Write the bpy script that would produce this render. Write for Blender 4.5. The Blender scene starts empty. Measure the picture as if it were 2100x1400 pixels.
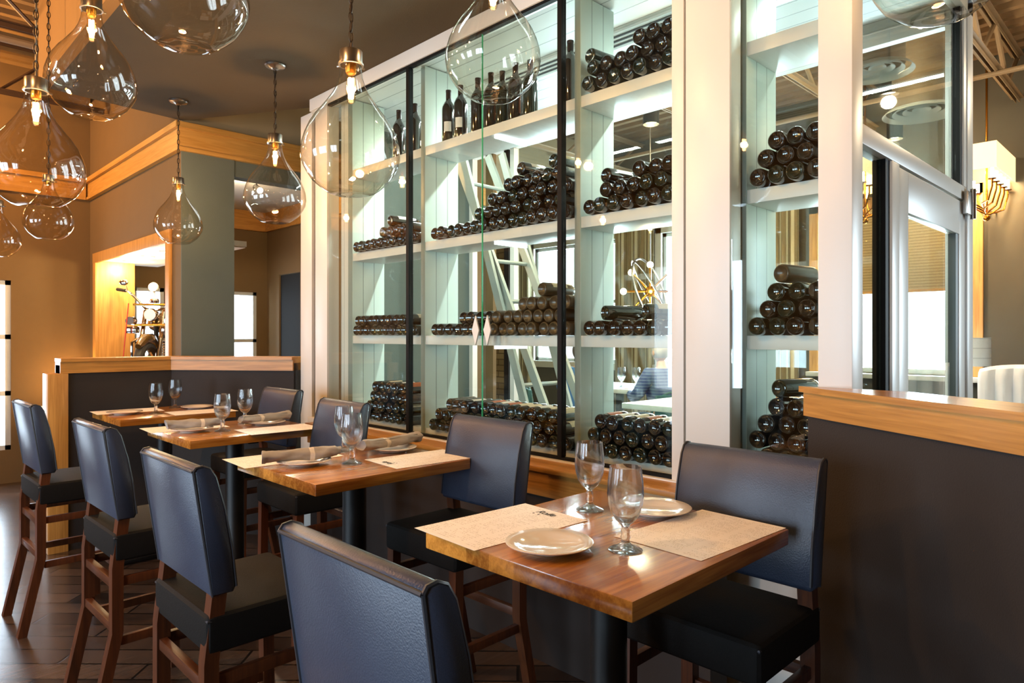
import bpy, bmesh, math, random
from mathutils import Vector, Matrix
random.seed(7)
R = math.radians
PI = math.pi
sc = bpy.context.scene
COL = sc.collection

# ------------------------------------------------------------------ camera
cam_d = bpy.data.cameras.new('camera')
cam_d.sensor_width = 36
cam_d.lens = 1395 / 2100 * 36
cam_d.shift_y = -12 / 2100
cam_d.clip_start = 0.05
cam = bpy.data.objects.new('camera', cam_d)
cam.location = (0, 0, 1.6)
cam.rotation_euler = (R(90), 0, R(-44.5))
COL.objects.link(cam)
sc.camera = cam

# ------------------------------------------------------------------ colour management, cycles
vs = sc.view_settings
vs.view_transform = 'Standard'
vs.look = 'None'
vs.exposure = 1.0
vs.gamma = 1.0
vs.use_curve_mapping = False
cy = sc.cycles
cy.max_bounces = 9
cy.diffuse_bounces = 4
cy.glossy_bounces = 5
cy.transmission_bounces = 9
cy.transparent_max_bounces = 28
cy.caustics_reflective = False
cy.caustics_refractive = False
cy.sample_clamp_indirect = 5
cy.use_denoising = True

# ------------------------------------------------------------------ world (bright overcast sky outside the windows)
w = bpy.data.worlds.new('overcast_sky')
sc.world = w
w.use_nodes = True
nt = w.node_tree
nt.nodes.clear()
wo = nt.nodes.new('ShaderNodeOutputWorld')
bg = nt.nodes.new('ShaderNodeBackground')
bg.inputs[0].default_value = (0.86, 0.94, 1.0, 1)
bg.inputs[1].default_value = 2.2
nt.links.new(bg.outputs[0], wo.inputs[0])

# large daylight lights, one outside each window
def area(name, loc, rot, sx, sy, power, col):
    d = bpy.data.lights.new(name, 'AREA')
    d.shape = 'RECTANGLE'
    d.size = sx
    d.size_y = sy
    d.energy = power
    d.color = col
    o = bpy.data.objects.new(name, d)
    o.location = loc
    o.rotation_euler = rot
    COL.objects.link(o)
    return o
DAY = (0.82, 0.95, 1.0)
EASTW = ((1.62, 3.1), (3.88, 5.2), (5.95, 7.6))
for (a, b) in EASTW:
    area('daylight_east', (8.5, (a + b) / 2, 2.15), (0, R(90), 0), 2.0, b - a, 215 * (b - a), DAY)
area('daylight_east', (8.5, -2.1, 2.15), (0, R(90), 0), 2.0, 1.4, 170, DAY)
for y in (0.2, 2.8, 5.4):
    area('daylight_west', (-4.5, y, 1.75), (0, R(-90), 0), 2.0, 1.6, 70, (0.6, 0.8, 1.0))
area('daylight_north', (0.7, 9.6, 1.3), (R(-90), 0, 0), 1.1, 1.8, 45, (0.75, 0.88, 1.0))
for x in (2.95, 4.2):
    area('daylight_north', (x, 10.6, 1.6), (R(-90), 0, 0), 0.45, 1.3, 22, (0.72, 0.86, 1.0))

# ------------------------------------------------------------------ materials
def rgb(h):
    h = h.lstrip('#')
    v = [int(h[i:i + 2], 16) / 255 for i in (0, 2, 4)]
    return tuple(((c / 12.92) if c <= 0.04045 else ((c + 0.055) / 1.055) ** 2.4) for c in v) + (1,)

def base(name):
    m = bpy.data.materials.new(name)
    m.use_nodes = True
    nt = m.node_tree
    return m, nt, nt.nodes['Principled BSDF'], nt.nodes['Material Output']

def plain(name, col, rough=0.6, metal=0.0, noise=0.12, scale=6, bump=0.0, bscale=80, spec=0.5, coat=0.0):
    m, nt, p, out = base(name)
    c = rgb(col)
    tc = nt.nodes.new('ShaderNodeTexCoord')
    n = nt.nodes.new('ShaderNodeTexNoise')
    n.inputs['Scale'].default_value = scale
    n.inputs['Detail'].default_value = 4
    nt.links.new(tc.outputs['Object'], n.inputs['Vector'])
    mx = nt.nodes.new('ShaderNodeMix')
    mx.data_type = 'RGBA'
    mx.inputs[6].default_value = tuple(v * (1 - noise) for v in c[:3]) + (1,)
    mx.inputs[7].default_value = tuple(min(1, v * (1 + noise)) for v in c[:3]) + (1,)
    nt.links.new(n.outputs['Fac'], mx.inputs[0])
    nt.links.new(mx.outputs[2], p.inputs['Base Color'])
    p.inputs['Roughness'].default_value = rough
    p.inputs['Metallic'].default_value = metal
    p.inputs['Specular IOR Level'].default_value = spec
    p.inputs['Coat Weight'].default_value = coat
    if bump:
        b = nt.nodes.new('ShaderNodeBump')
        n2 = nt.nodes.new('ShaderNodeTexNoise')
        n2.inputs['Scale'].default_value = bscale
        n2.inputs['Detail'].default_value = 3
        nt.links.new(tc.outputs['Object'], n2.inputs['Vector'])
        b.inputs['Strength'].default_value = bump
        b.inputs['Distance'].default_value = 0.004
        nt.links.new(n2.outputs['Fac'], b.inputs['Height'])
        nt.links.new(b.outputs[0], p.inputs['Normal'])
    return m

def wood(name, c1, c2, axis=0, rough=0.35, scale=1.0, coat=0.0, board=None, rotz=0.0):
    """grain runs along the given object axis; board = width of glued boards across it"""
    m, nt, p, out = base(name)
    L = nt.links.new
    tc = nt.nodes.new('ShaderNodeTexCoord')
    mp = nt.nodes.new('ShaderNodeMapping')
    s = [14 * scale] * 3
    s[axis] = 0.9 * scale
    mp.inputs['Scale'].default_value = s
    tc_out = tc.outputs['Object']
    if rotz:
        mr = nt.nodes.new('ShaderNodeMapping')
        mr.inputs['Rotation'].default_value = (0, 0, R(rotz))
        L(tc_out, mr.inputs['Vector'])
        tc_out = mr.outputs[0]
    L(tc_out, mp.inputs['Vector'])
    n = nt.nodes.new('ShaderNodeTexNoise')
    n.inputs['Scale'].default_value = 2.2
    n.inputs['Detail'].default_value = 6
    n.inputs['Distortion'].default_value = 1.2
    L(mp.outputs[0], n.inputs['Vector'])
    mp2 = nt.nodes.new('ShaderNodeMapping')
    s2 = [160 * scale] * 3
    s2[axis] = 4 * scale
    mp2.inputs['Scale'].default_value = s2
    L(tc_out, mp2.inputs['Vector'])
    n2 = nt.nodes.new('ShaderNodeTexNoise')
    n2.inputs['Scale'].default_value = 1.0
    n2.inputs['Detail'].default_value = 2
    L(mp2.outputs[0], n2.inputs['Vector'])
    ad = nt.nodes.new('ShaderNodeMath')
    ad.operation = 'MULTIPLY_ADD'
    L(n2.outputs['Fac'], ad.inputs[0])
    ad.inputs[1].default_value = 0.45
    L(n.outputs['Fac'], ad.inputs[2])
    src = ad.outputs[0]
    if board:
        sp = nt.nodes.new('ShaderNodeSeparateXYZ')
        L(tc.outputs['Object'], sp.inputs[0])
        d = nt.nodes.new('ShaderNodeMath'); d.operation = 'DIVIDE'
        L(sp.outputs[1 if axis == 0 else 0], d.inputs[0]); d.inputs[1].default_value = board
        fl = nt.nodes.new('ShaderNodeMath'); fl.operation = 'FLOOR'
        L(d.outputs[0], fl.inputs[0])
        wn = nt.nodes.new('ShaderNodeTexWhiteNoise'); wn.noise_dimensions = '1D'
        L(fl.outputs[0], wn.inputs['W'])
        a2 = nt.nodes.new('ShaderNodeMath'); a2.operation = 'MULTIPLY_ADD'
        L(wn.outputs['Value'], a2.inputs[0]); a2.inputs[1].default_value = 0.4
        L(src, a2.inputs[2])
        a3 = nt.nodes.new('ShaderNodeMath'); a3.operation = 'SUBTRACT'
        L(a2.outputs[0], a3.inputs[0]); a3.inputs[1].default_value = 0.2
        src = a3.outputs[0]
    cr = nt.nodes.new('ShaderNodeValToRGB')
    cr.color_ramp.elements[0].position = 0.45
    cr.color_ramp.elements[0].color = rgb(c1)
    cr.color_ramp.elements[1].position = 0.95
    cr.color_ramp.elements[1].color = rgb(c2)
    L(src, cr.inputs[0])
    L(cr.outputs[0], p.inputs['Base Color'])
    p.inputs['Roughness'].default_value = rough
    p.inputs['Coat Weight'].default_value = coat
    p.inputs['Coat Roughness'].default_value = 0.15
    b = nt.nodes.new('ShaderNodeBump')
    b.inputs['Strength'].default_value = 0.12
    b.inputs['Distance'].default_value = 0.002
    L(n2.outputs['Fac'], b.inputs['Height'])
    L(b.outputs[0], p.inputs['Normal'])
    return m

def emis(name, col, st):
    m, nt, p, out = base(name)
    p.inputs['Base Color'].default_value = rgb(col)
    p.inputs['Emission Color'].default_value = rgb(col)
    p.inputs['Emission Strength'].default_value = st
    return m

def thin_glass(name, tint='#f4fbf8', ior=1.5, boost=1.0, wave=0.0, wscale=8, edge=None):
    """a thin clear sheet: straight transmission plus its fresnel reflection"""
    m, nt, p, out = base(name)
    L = nt.links.new
    nt.nodes.remove(p)
    tr = nt.nodes.new('ShaderNodeBsdfTransparent')
    tr.inputs[0].default_value = rgb(tint)
    gl = nt.nodes.new('ShaderNodeBsdfGlossy')
    gl.inputs['Roughness'].default_value = 0.012
    # Schlick's fresnel, the same from both sides of the sheet
    fr = nt.nodes.new('ShaderNodeLayerWeight')
    fr.inputs[0].default_value = 0.5
    p5 = nt.nodes.new('ShaderNodeMath'); p5.operation = 'POWER'; p5.inputs[1].default_value = 5.0
    L(fr.outputs['Facing'], p5.inputs[0])
    mu = nt.nodes.new('ShaderNodeMath')
    mu.operation = 'MULTIPLY_ADD'
    mu.use_clamp = True
    f0 = ((ior - 1) / (ior + 1)) ** 2 * boost
    mu.inputs[1].default_value = 1 - f0
    mu.inputs[2].default_value = f0
    L(p5.outputs[0], mu.inputs[0])
    mx = nt.nodes.new('ShaderNodeMixShader')
    L(mu.outputs[0], mx.inputs[0])
    L(tr.outputs[0], mx.inputs[1])
    L(gl.outputs[0], mx.inputs[2])
    L(mx.outputs[0], out.inputs[0])
    if edge:
        lw = nt.nodes.new('ShaderNodeLayerWeight')
        lw.inputs[0].default_value = 0.35
        pw = nt.nodes.new('ShaderNodeMath'); pw.operation = 'POWER'; pw.inputs[1].default_value = 2.0
        L(lw.outputs['Facing'], pw.inputs[0])
        cm = nt.nodes.new('ShaderNodeMix'); cm.data_type = 'RGBA'
        cm.inputs[6].default_value = rgb(tint)
        cm.inputs[7].default_value = rgb(edge)
        L(pw.outputs[0], cm.inputs[0])
        L(cm.outputs[2], tr.inputs[0])
    if wave:
        tc = nt.nodes.new('ShaderNodeTexCoord')
        n = nt.nodes.new('ShaderNodeTexNoise')
        n.inputs['Scale'].default_value = wscale
        n.inputs['Detail'].default_value = 1
        L(tc.outputs['Object'], n.inputs['Vector'])
        b = nt.nodes.new('ShaderNodeBump')
        b.inputs['Strength'].default_value = wave
        b.inputs['Distance'].default_value = 0.02
        L(n.outputs['Fac'], b.inputs['Height'])
        L(b.outputs[0], gl.inputs['Normal'])
        L(b.outputs[0], fr.inputs['Normal'])
    return m

def solid_glass(name):
    m, nt, p, out = base(name)
    nt.nodes.remove(p)
    g = nt.nodes.new('ShaderNodeBsdfGlass')
    g.inputs['IOR'].default_value = 1.47
    g.inputs['Roughness'].default_value = 0.0
    g.inputs['Color'].default_value = (0.97, 0.99, 1, 1)
    t = nt.nodes.new('ShaderNodeBsdfTransparent')
    mx = nt.nodes.new('ShaderNodeMixShader')
    mx.inputs[0].default_value = 0.22
    nt.links.new(g.outputs[0], mx.inputs[1])
    nt.links.new(t.outputs[0], mx.inputs[2])
    nt.links.new(mx.outputs[0], out.inputs[0])
    return m

def beadboard(name, col, pitch, axis):
    """painted boards with narrow v-grooves every `pitch` metres along the given object axis"""
    m, nt, p, out = base(name)
    L = nt.links.new
    tc = nt.nodes.new('ShaderNodeTexCoord')
    sp = nt.nodes.new('ShaderNodeSeparateXYZ')
    L(tc.outputs['Object'], sp.inputs[0])
    d = nt.nodes.new('ShaderNodeMath'); d.operation = 'DIVIDE'; d.inputs[1].default_value = pitch
    L(sp.outputs[axis], d.inputs[0])
    f = nt.nodes.new('ShaderNodeMath'); f.operation = 'FRACT'
    L(d.outputs[0], f.inputs[0])
    c = nt.nodes.new('ShaderNodeMath'); c.operation = 'COMPARE'
    c.inputs[1].default_value = 0.5; c.inputs[2].default_value = 0.028
    L(f.outputs[0], c.inputs[0])
    n = nt.nodes.new('ShaderNodeTexNoise')
    n.inputs['Scale'].default_value = 3
    L(tc.outputs['Object'], n.inputs['Vector'])
    cc = rgb(col)
    mx = nt.nodes.new('ShaderNodeMix'); mx.data_type = 'RGBA'
    mx.inputs[6].default_value = cc
    mx.inputs[7].default_value = tuple(v * 0.45 for v in cc[:3]) + (1,)
    L(c.outputs[0], mx.inputs[0])
    L(mx.outputs[2], p.inputs['Base Color'])
    b = nt.nodes.new('ShaderNodeBump'); b.invert = True
    b.inputs['Strength'].default_value = 0.6; b.inputs['Distance'].default_value = 0.004
    L(c.outputs[0], b.inputs['Height'])
    L(b.outputs[0], p.inputs['Normal'])
    p.inputs['Roughness'].default_value = 0.38
    return m

def floor_mat():
    m, nt, p, out = base('dark_wood_tile')
    L = nt.links.new
    tc = nt.nodes.new('ShaderNodeTexCoord')
    mp = nt.nodes.new('ShaderNodeMapping')
    mp.inputs['Rotation'].default_value = (0, 0, R(45))
    L(tc.outputs['Object'], mp.inputs['Vector'])
    br = nt.nodes.new('ShaderNodeTexBrick')
    br.inputs['Scale'].default_value = 1
    br.inputs['Brick Width'].default_value = 0.9
    br.inputs['Row Height'].default_value = 0.15
    br.inputs['Mortar Size'].default_value = 0.007
    br.inputs['Color1'].default_value = rgb('#54443a')
    br.inputs['Color2'].default_value = rgb('#2b201a')
    br.inputs['Mortar'].default_value = rgb('#120d0a')
    L(mp.outputs[0], br.inputs['Vector'])
    mp2 = nt.nodes.new('ShaderNodeMapping')
    mp2.inputs['Rotation'].default_value = (0, 0, R(45))
    mp2.inputs['Scale'].default_value = (2, 40, 1)
    L(tc.outputs['Object'], mp2.inputs['Vector'])
    n = nt.nodes.new('ShaderNodeTexNoise')
    n.inputs['Scale'].default_value = 1
    n.inputs['Detail'].default_value = 5
    L(mp2.outputs[0], n.inputs['Vector'])
    mr = nt.nodes.new('ShaderNodeMapRange')
    mr.inputs[3].default_value = 0.6; mr.inputs[4].default_value = 1.4
    L(n.outputs['Fac'], mr.inputs[0])
    mx = nt.nodes.new('ShaderNodeMix'); mx.data_type = 'RGBA'; mx.blend_type = 'MULTIPLY'
    mx.inputs[0].default_value = 1
    L(br.outputs['Color'], mx.inputs[6]); L(mr.outputs[0], mx.inputs[7])
    L(mx.outputs[2], p.inputs['Base Color'])
    p.inputs['Roughness'].default_value = 0.22
    b = nt.nodes.new('ShaderNodeBump'); b.invert = True
    b.inputs['Strength'].default_value = 0.5; b.inputs['Distance'].default_value = 0.004
    L(br.outputs['Fac'], b.inputs['Height'])
    L(b.outputs[0], p.inputs['Normal'])
    return m

def brick_mat():
    m, nt, p, out = base('rough_pale_stone_brick')
    L = nt.links.new
    tc = nt.nodes.new('ShaderNodeTexCoord')
    mp = nt.nodes.new('ShaderNodeMapping')
    mp.inputs['Rotation'].default_value = (0, R(90), R(90))
    L(tc.outputs['Object'], mp.inputs['Vector'])
    br = nt.nodes.new('ShaderNodeTexBrick')
    br.inputs['Scale'].default_value = 1
    br.inputs['Brick Width'].default_value = 0.3
    br.inputs['Row Height'].default_value = 0.1
    br.inputs['Mortar Size'].default_value = 0.008
    br.inputs['Color1'].default_value = rgb('#a08f6e'); br.inputs['Color2'].default_value = rgb('#7d6c50')
    br.inputs['Mortar'].default_value = rgb('#5a4c38')
    sp = nt.nodes.new('ShaderNodeSeparateXYZ'); cb = nt.nodes.new('ShaderNodeCombineXYZ')
    L(tc.outputs['Object'], sp.inputs[0]); L(sp.outputs[1], cb.inputs[0]); L(sp.outputs[2], cb.inputs[1])
    L(cb.outputs[0], br.inputs['Vector'])
    L(br.outputs['Color'], p.inputs['Base Color'])
    p.inputs['Roughness'].default_value = 0.85
    b = nt.nodes.new('ShaderNodeBump'); b.invert = True
    b.inputs['Distance'].default_value = 0.01
    L(br.outputs['Fac'], b.inputs['Height']); L(b.outputs[0], p.inputs['Normal'])
    return m

def paper_mat(name, seed):
    """menu sheet: cream paper printed with small illegible lines of text"""
    m, nt, p, out = base(name)
    L = nt.links.new
    tc = nt.nodes.new('ShaderNodeTexCoord')
    sp = nt.nodes.new('ShaderNodeSeparateXYZ')
    L(tc.outputs['Object'], sp.inputs[0])
    def M(op, a, b=None, c=None):
        n = nt.nodes.new('ShaderNodeMath'); n.operation = op
        for i, v in enumerate((a, b, c)):
            if v is None: continue
            if isinstance(v, (int, float)): n.inputs[i].default_value = v
            else: L(v, n.inputs[i])
        return n.outputs[0]
    X = sp.outputs[0]; Y = sp.outputs[1]          # x along the sheet, y across it
    row = M('FLOOR', M('DIVIDE', X, 0.0105))
    rf = M('FRACT', M('DIVIDE', X, 0.0105))
    line = M('COMPARE', rf, 0.5, 0.17)
    colf = M('FRACT', M('ADD', M('DIVIDE', Y, 0.125), 0.5))
    incol = M('COMPARE', colf, 0.5, 0.42)
    wn = nt.nodes.new('ShaderNodeTexNoise'); wn.inputs['Scale'].default_value = 1; wn.inputs['Detail'].default_value = 2
    cb = nt.nodes.new('ShaderNodeCombineXYZ')
    L(M('MULTIPLY', row, 7.31 + seed), cb.inputs[0]); L(M('MULTIPLY', Y, 260), cb.inputs[1])
    L(cb.outputs[0], wn.inputs['Vector'])
    ink = M('GREATER_THAN', wn.outputs['Fac'], 0.5)
    w2 = nt.nodes.new('ShaderNodeTexNoise'); w2.inputs['Scale'].default_value = 1
    cb2 = nt.nodes.new('ShaderNodeCombineXYZ')
    L(M('MULTIPLY', row, 3.17), cb2.inputs[0]); L(M('MULTIPLY', Y, 20), cb2.inputs[1])
    L(cb2.outputs[0], w2.inputs['Vector'])
    some = M('GREATER_THAN', w2.outputs['Fac'], 0.44)
    f = M('MULTIPLY', M('MULTIPLY', line, incol), M('MULTIPLY', ink, some))
    f = M('MULTIPLY', f, 0.42)
    inx = M('COMPARE', X, 0.0, 0.2)
    f = M('MULTIPLY', f, inx)
    mx = nt.nodes.new('ShaderNodeMix'); mx.data_type = 'RGBA'
    mx.inputs[6].default_value = rgb('#f6f1ee'); mx.inputs[7].default_value = rgb('#6d6050')
    L(f, mx.inputs[0]); L(mx.outputs[2], p.inputs['Base Color'])
    p.inputs['Roughness'].default_value = 0.75
    return m

def stripe_cloth(name, c1, c2, axis, period, width, off=0.0):
    m, nt, p, out = base(name)
    L = nt.links.new
    tc = nt.nodes.new('ShaderNodeTexCoord')
    sp = nt.nodes.new('ShaderNodeSeparateXYZ')
    L(tc.outputs['Object'], sp.inputs[0])
    a = nt.nodes.new('ShaderNodeMath'); a.operation = 'ADD'; a.inputs[1].default_value = off
    L(sp.outputs[axis], a.inputs[0])
    d = nt.nodes.new('ShaderNodeMath'); d.operation = 'DIVIDE'; d.inputs[1].default_value = period
    L(a.outputs[0], d.inputs[0])
    f = nt.nodes.new('ShaderNodeMath'); f.operation = 'FRACT'; L(d.outputs[0], f.inputs[0])
    c = nt.nodes.new('ShaderNodeMath'); c.operation = 'COMPARE'
    c.inputs[1].default_value = 0.5; c.inputs[2].default_value = width
    L(f.outputs[0], c.inputs[0])
    mx = nt.nodes.new('ShaderNodeMix'); mx.data_type = 'RGBA'
    mx.inputs[6].default_value = rgb(c1); mx.inputs[7].default_value = rgb(c2)
    L(c.outputs[0], mx.inputs[0]); L(mx.outputs[2], p.inputs['Base Color'])
    p.inputs['Roughness'].default_value = 0.85
    n = nt.nodes.new('ShaderNodeTexNoise'); n.inputs['Scale'].default_value = 30
    L(tc.outputs['Object'], n.inputs['Vector'])
    b = nt.nodes.new('ShaderNodeBump'); b.inputs['Strength'].default_value = 0.5; b.inputs['Distance'].default_value = 0.006
    L(n.outputs['Fac'], b.inputs['Height']); L(b.outputs[0], p.inputs['Normal'])
    return m

M = {}
M['floor'] = floor_mat()
M['brick'] = brick_mat()
M['soffit'] = plain('brown_ceiling_paint', '#4b3d24', 0.9, noise=0.06, bump=0.3, bscale=150)
M['tanwall'] = plain('tan_wall_paint', '#9a6c2c', 0.9, noise=0.08, bump=0.3, bscale=150)
M['greywall'] = plain('slate_grey_wall_paint', '#59625b', 0.9, noise=0.06, bump=0.3, bscale=150)
M['brownwall'] = plain('warm_brown_wall_paint', '#6b5432', 0.9, noise=0.06, bump=0.3, bscale=150)
M['beigewall'] = plain('beige_wall_paint', '#8f8266', 0.9, noise=0.06)
M['darkwall'] = plain('dark_brown_half_wall', '#28221f', 0.8, noise=0.08, bump=0.3, bscale=200)
M['diningwall'] = plain('olive_grey_dining_wall', '#4f4b40', 0.9, noise=0.06)
M['white'] = plain('white_painted_wood', '#dad7cf', 0.35, noise=0.03, scale=2)
M['bead_x'] = beadboard('white_beadboard_side', '#cddbd2', 0.095, 0)
M['bead_y'] = beadboard('white_beadboard_front', '#dad7cf', 0.095, 1)
M['whiteceil'] = plain('white_ceiling_paint', '#c9ccc8', 0.8, noise=0.03)
M['oak'] = wood('honey_oak_trim', '#9c6a2c', '#c99045', 1, 0.4)
M['oakx'] = wood('honey_oak_trim_along_x', '#9c6a2c', '#c99045', 0, 0.4)
M['oakz'] = wood('honey_oak_upright', '#a87434', '#d09a50', 2, 0.4)
M['oak_dl'] = wood('honey_oak_trim_left_return', '#9c6a2c', '#c99045', 0, 0.4, rotz=52.1)
M['oak_dr'] = wood('honey_oak_trim_right_cap', '#a06c2e', '#cd9448', 0, 0.3, rotz=-57.7, coat=0.3)
M['crown'] = wood('pale_oak_crown', '#a5762f', '#c2934a', 0, 0.5)
M['crowny'] = wood('pale_oak_crown_along_y', '#a5762f', '#c2934a', 1, 0.5)
M['table'] = wood('amber_butcher_block', '#965c20', '#d6933f', 0, 0.2, 1.0, coat=0.6, board=0.088)
M['leg'] = wood('cherry_stained_leg', '#3a1d0f', '#613419', 2, 0.4)
M['rail'] = wood('cherry_stained_rail', '#3a1d0f', '#613419', 1, 0.4)
M['vinyl'] = plain('blue_grey_vinyl', '#363e50', 0.36, noise=0.12, scale=14, bump=0.25, bscale=260)
M['seatcover'] = plain('charcoal_seat_cover', '#12100e', 0.75, spec=0.2, noise=0.15, scale=20, bump=0.3, bscale=300)  # seat kept much darker than the backrest vinyl
M['welt'] = plain('dark_vinyl_piping', '#33353b', 0.4)
M['blackmetal'] = plain('black_powder_coated_steel', '#0f0e0d', 0.45, 0.2)
M['blackframe'] = plain('black_rubber_glazing', '#080706', 0.65, spec=0.2)
M['steel'] = plain('brushed_steel', '#9a948c', 0.28, 1.0, noise=0.1, scale=30)
M['darkchain'] = plain('bronze_chain_metal', '#3b332c', 0.4, 0.9)
M['brass'] = plain('aged_brass', '#a8742c', 0.25, 1.0)
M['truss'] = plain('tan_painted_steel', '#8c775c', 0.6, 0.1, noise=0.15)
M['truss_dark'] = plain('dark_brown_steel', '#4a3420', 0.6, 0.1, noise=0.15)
M['deck'] = plain('tan_corrugated_deck', '#8a6c3e', 0.8, noise=0.25, scale=5)
M['deck2'] = plain('beige_corrugated_deck', '#7a6142', 0.8, noise=0.2, scale=4)
M['pane'] = thin_glass('clear_sheet_glass', '#f9fdfb', 1.5, 1.25)
M['winpane'] = thin_glass('window_pane_glass', '#f8fcff', 1.5, 1.0)
M['globe'] = thin_glass('blown_clear_glass', '#faf7f0', 1.5, 2.0, wave=0.35, wscale=9, edge='#c9c4b4')
M['goblet'] = solid_glass('goblet_glass')
M['greenedge'] = emis('green_glass_edge', '#2f9c66', 0.0)
M['bulb'] = emis('warm_bulb', '#ffc98a', 30.0)
M['bulbglass'] = thin_glass('bulb_glass', '#fff4e0', 1.5, 1.2)
M['ledwhite'] = emis('cool_led_diffuser', '#eaf6ff', 2.2)
M['lampwhite'] = emis('warm_white_diffuser', '#fff0cf', 9.0)
M['shade'] = emis('glowing_cream_fabric_shade', '#ffd9a0', 0.75)
M['bottle'] = plain('near_black_bottle_glass', '#1c140e', 0.07, 0, noise=0.4, scale=3, spec=0.9, coat=1.0)
M['bottle_g'] = plain('dark_green_bottle_glass', '#131d12', 0.07, 0, noise=0.4, scale=3, spec=0.9, coat=1.0)
M['bottle_a'] = plain('hazy_brown_bottle_glass', '#4b3c27', 0.3, 0, noise=0.2, scale=3, coat=0.3)  # brown haze of reflections on the glass front put into the bottle colour
M['label'] = plain('cream_paper_label', '#d8c8a6', 0.6)
M['label2'] = plain('white_paper_label', '#e2ded4', 0.6)
M['label3'] = plain('russet_paper_label', '#b5653a', 0.6)
M['capsule'] = plain('dark_foil_capsule', '#241412', 0.35, 0.5)
M['capsule2'] = plain('red_foil_capsule', '#6b1616', 0.35, 0.5)
M['china'] = plain('off_white_china', '#ebe3da', 0.12, 0, noise=0.02, coat=0.5)
M['napkin'] = stripe_cloth('grey_napkin_with_cream_stripes', '#a39c94', '#ddd3c4', 0, 0.35, 0.028, 0.14)
M['ladder'] = plain('pale_aluminium', '#9fa399', 0.4, 0.4, noise=0.06)
M['curtain'] = stripe_cloth('striped_beige_curtain', '#8b7c5e', '#cbc2a5', 1, 0.075, 0.17)
M['woven'] = stripe_cloth('woven_bamboo_blind', '#a08c68', '#86714e', 2, 0.03, 0.2)
M['upwhite'] = plain('white_tufted_upholstery', '#d4d6dc', 0.5)
M['teal'] = plain('teal_vinyl', '#2a5a5c', 0.4)
M['skin'] = plain('skin', '#c99a82', 0.55, noise=0.05)
M['greyhair'] = plain('grey_hair', '#a9a39b', 0.8, noise=0.25, scale=60)
M['darkhair'] = plain('dark_hair', '#3c2f26', 0.7, noise=0.2, scale=60)
M['plaid'] = stripe_cloth('blue_check_shirt', '#3d4f7c', '#6a7894', 2, 0.03, 0.2)
M['bluetop'] = plain('blue_top', '#2b6ba6', 0.8)
M['trouser'] = plain('dark_trousers', '#23303f', 0.8)
M['ink'] = plain('black_ink', '#1b1712', 0.8)
M['red'] = plain('red_webbing', '#c0200f', 0.5)
M['chrome'] = plain('chrome', '#d8d4cc', 0.08, 1.0)
M['rubber'] = plain('black_rubber', '#141414', 0.7)
M['olive'] = plain('bronze_painted_tank', '#5b4420', 0.2, 0.4, coat=0.6)
M['leather'] = plain('brown_leather', '#6b3c1e', 0.4)
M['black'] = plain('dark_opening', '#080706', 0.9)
M['aluwin'] = plain('white_window_frame', '#bfc4c2', 0.4)
M['cement'] = plain('off_white_stone_sill', '#c9c8c2', 0.5)
M['marble'] = stripe_cloth('white_veined_lamp_shade', '#cfd6d6', '#b4bcbe', 2, 0.09, 0.05)
PAPERS = [paper_mat('printed_menu_paper', i * 1.7) for i in range(3)]

# ------------------------------------------------------------------ mesh helpers
def finish(name, bm, mat, parent=None, world=False, sharp=35):
    me = bpy.data.meshes.new(name)
    if world and parent is not None:
        bmesh.ops.translate(bm, verts=bm.verts, vec=-Vector(parent.location))
    bmesh.ops.recalc_face_normals(bm, faces=bm.faces)
    bm.to_mesh(me)
    bm.free()
    me.shade_smooth()
    me.set_sharp_from_angle(angle=R(sharp))
    me.materials.append(M[mat] if isinstance(mat, str) else mat)
    o = bpy.data.objects.new(name, me)
    COL.objects.link(o)
    if parent is not None:
        o.parent = parent
    return o

def tag(o, label=None, cat=None, group=None, kind=None):
    if label: o['label'] = label
    if cat: o['category'] = cat
    if group: o['group'] = group
    if kind: o['kind'] = kind
    return o

def thing(name, label, cat, loc=(0, 0, 0), rz=0, group=None):
    o = bpy.data.objects.new(name, None)
    o.empty_display_size = 0.1
    COL.objects.link(o)
    o.location = loc
    o.rotation_euler = (0, 0, rz)
    return tag(o, label, cat, group)

def struct(name, bm, mat):
    return tag(finish(name, bm, mat), kind='structure')

def nb(): return bmesh.new()

def box(bm, x0, x1, y0, y1, z0, z1, bev=0.0, seg=2, mat=None):
    r = bmesh.ops.create_cube(bm, size=1)
    vs_ = r['verts']
    m = Matrix.Translation(((x0 + x1) / 2, (y0 + y1) / 2, (z0 + z1) / 2)) @ Matrix.Diagonal((abs(x1 - x0), abs(y1 - y0), abs(z1 - z0), 1))
    bmesh.ops.transform(bm, matrix=m, verts=vs_)
    if bev:
        es = list({e for v in vs_ for e in v.link_edges})
        rr = bmesh.ops.bevel(bm, geom=es, offset=bev, segments=seg, profile=0.6, affect='EDGES')
        vs_ = list({v for f in rr['faces'] for v in f.verts} | {v for v in vs_ if v.is_valid})
    if mat is not None:
        bmesh.ops.transform(bm, matrix=mat, verts=vs_)
    return vs_

def lathe(bm, prof, n=32, c=(0, 0, 0), mat=None, caps=True):
    rings = []
    for (r, z) in prof:
        if r < 1e-6:
            rings.append([bm.verts.new((c[0], c[1], c[2] + z))])
        else:
            rings.append([bm.verts.new((c[0] + r * math.cos(2 * PI * i / n), c[1] + r * math.sin(2 * PI * i / n), c[2] + z)) for i in range(n)])
    for a, b in zip(rings, rings[1:]):
        if len(a) == 1 and len(b) == 1: continue
        for i in range(n):
            j = (i + 1) % n
            if len(a) == 1: bm.faces.new((a[0], b[j], b[i]))
            elif len(b) == 1: bm.faces.new((a[i], a[j], b[0]))
            else: bm.faces.new((a[i], a[j], b[j], b[i]))
    vs_ = [v for r in rings for v in r]
    if mat is not None:
        bmesh.ops.transform(bm, matrix=mat, verts=vs_)
    return vs_

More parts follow.
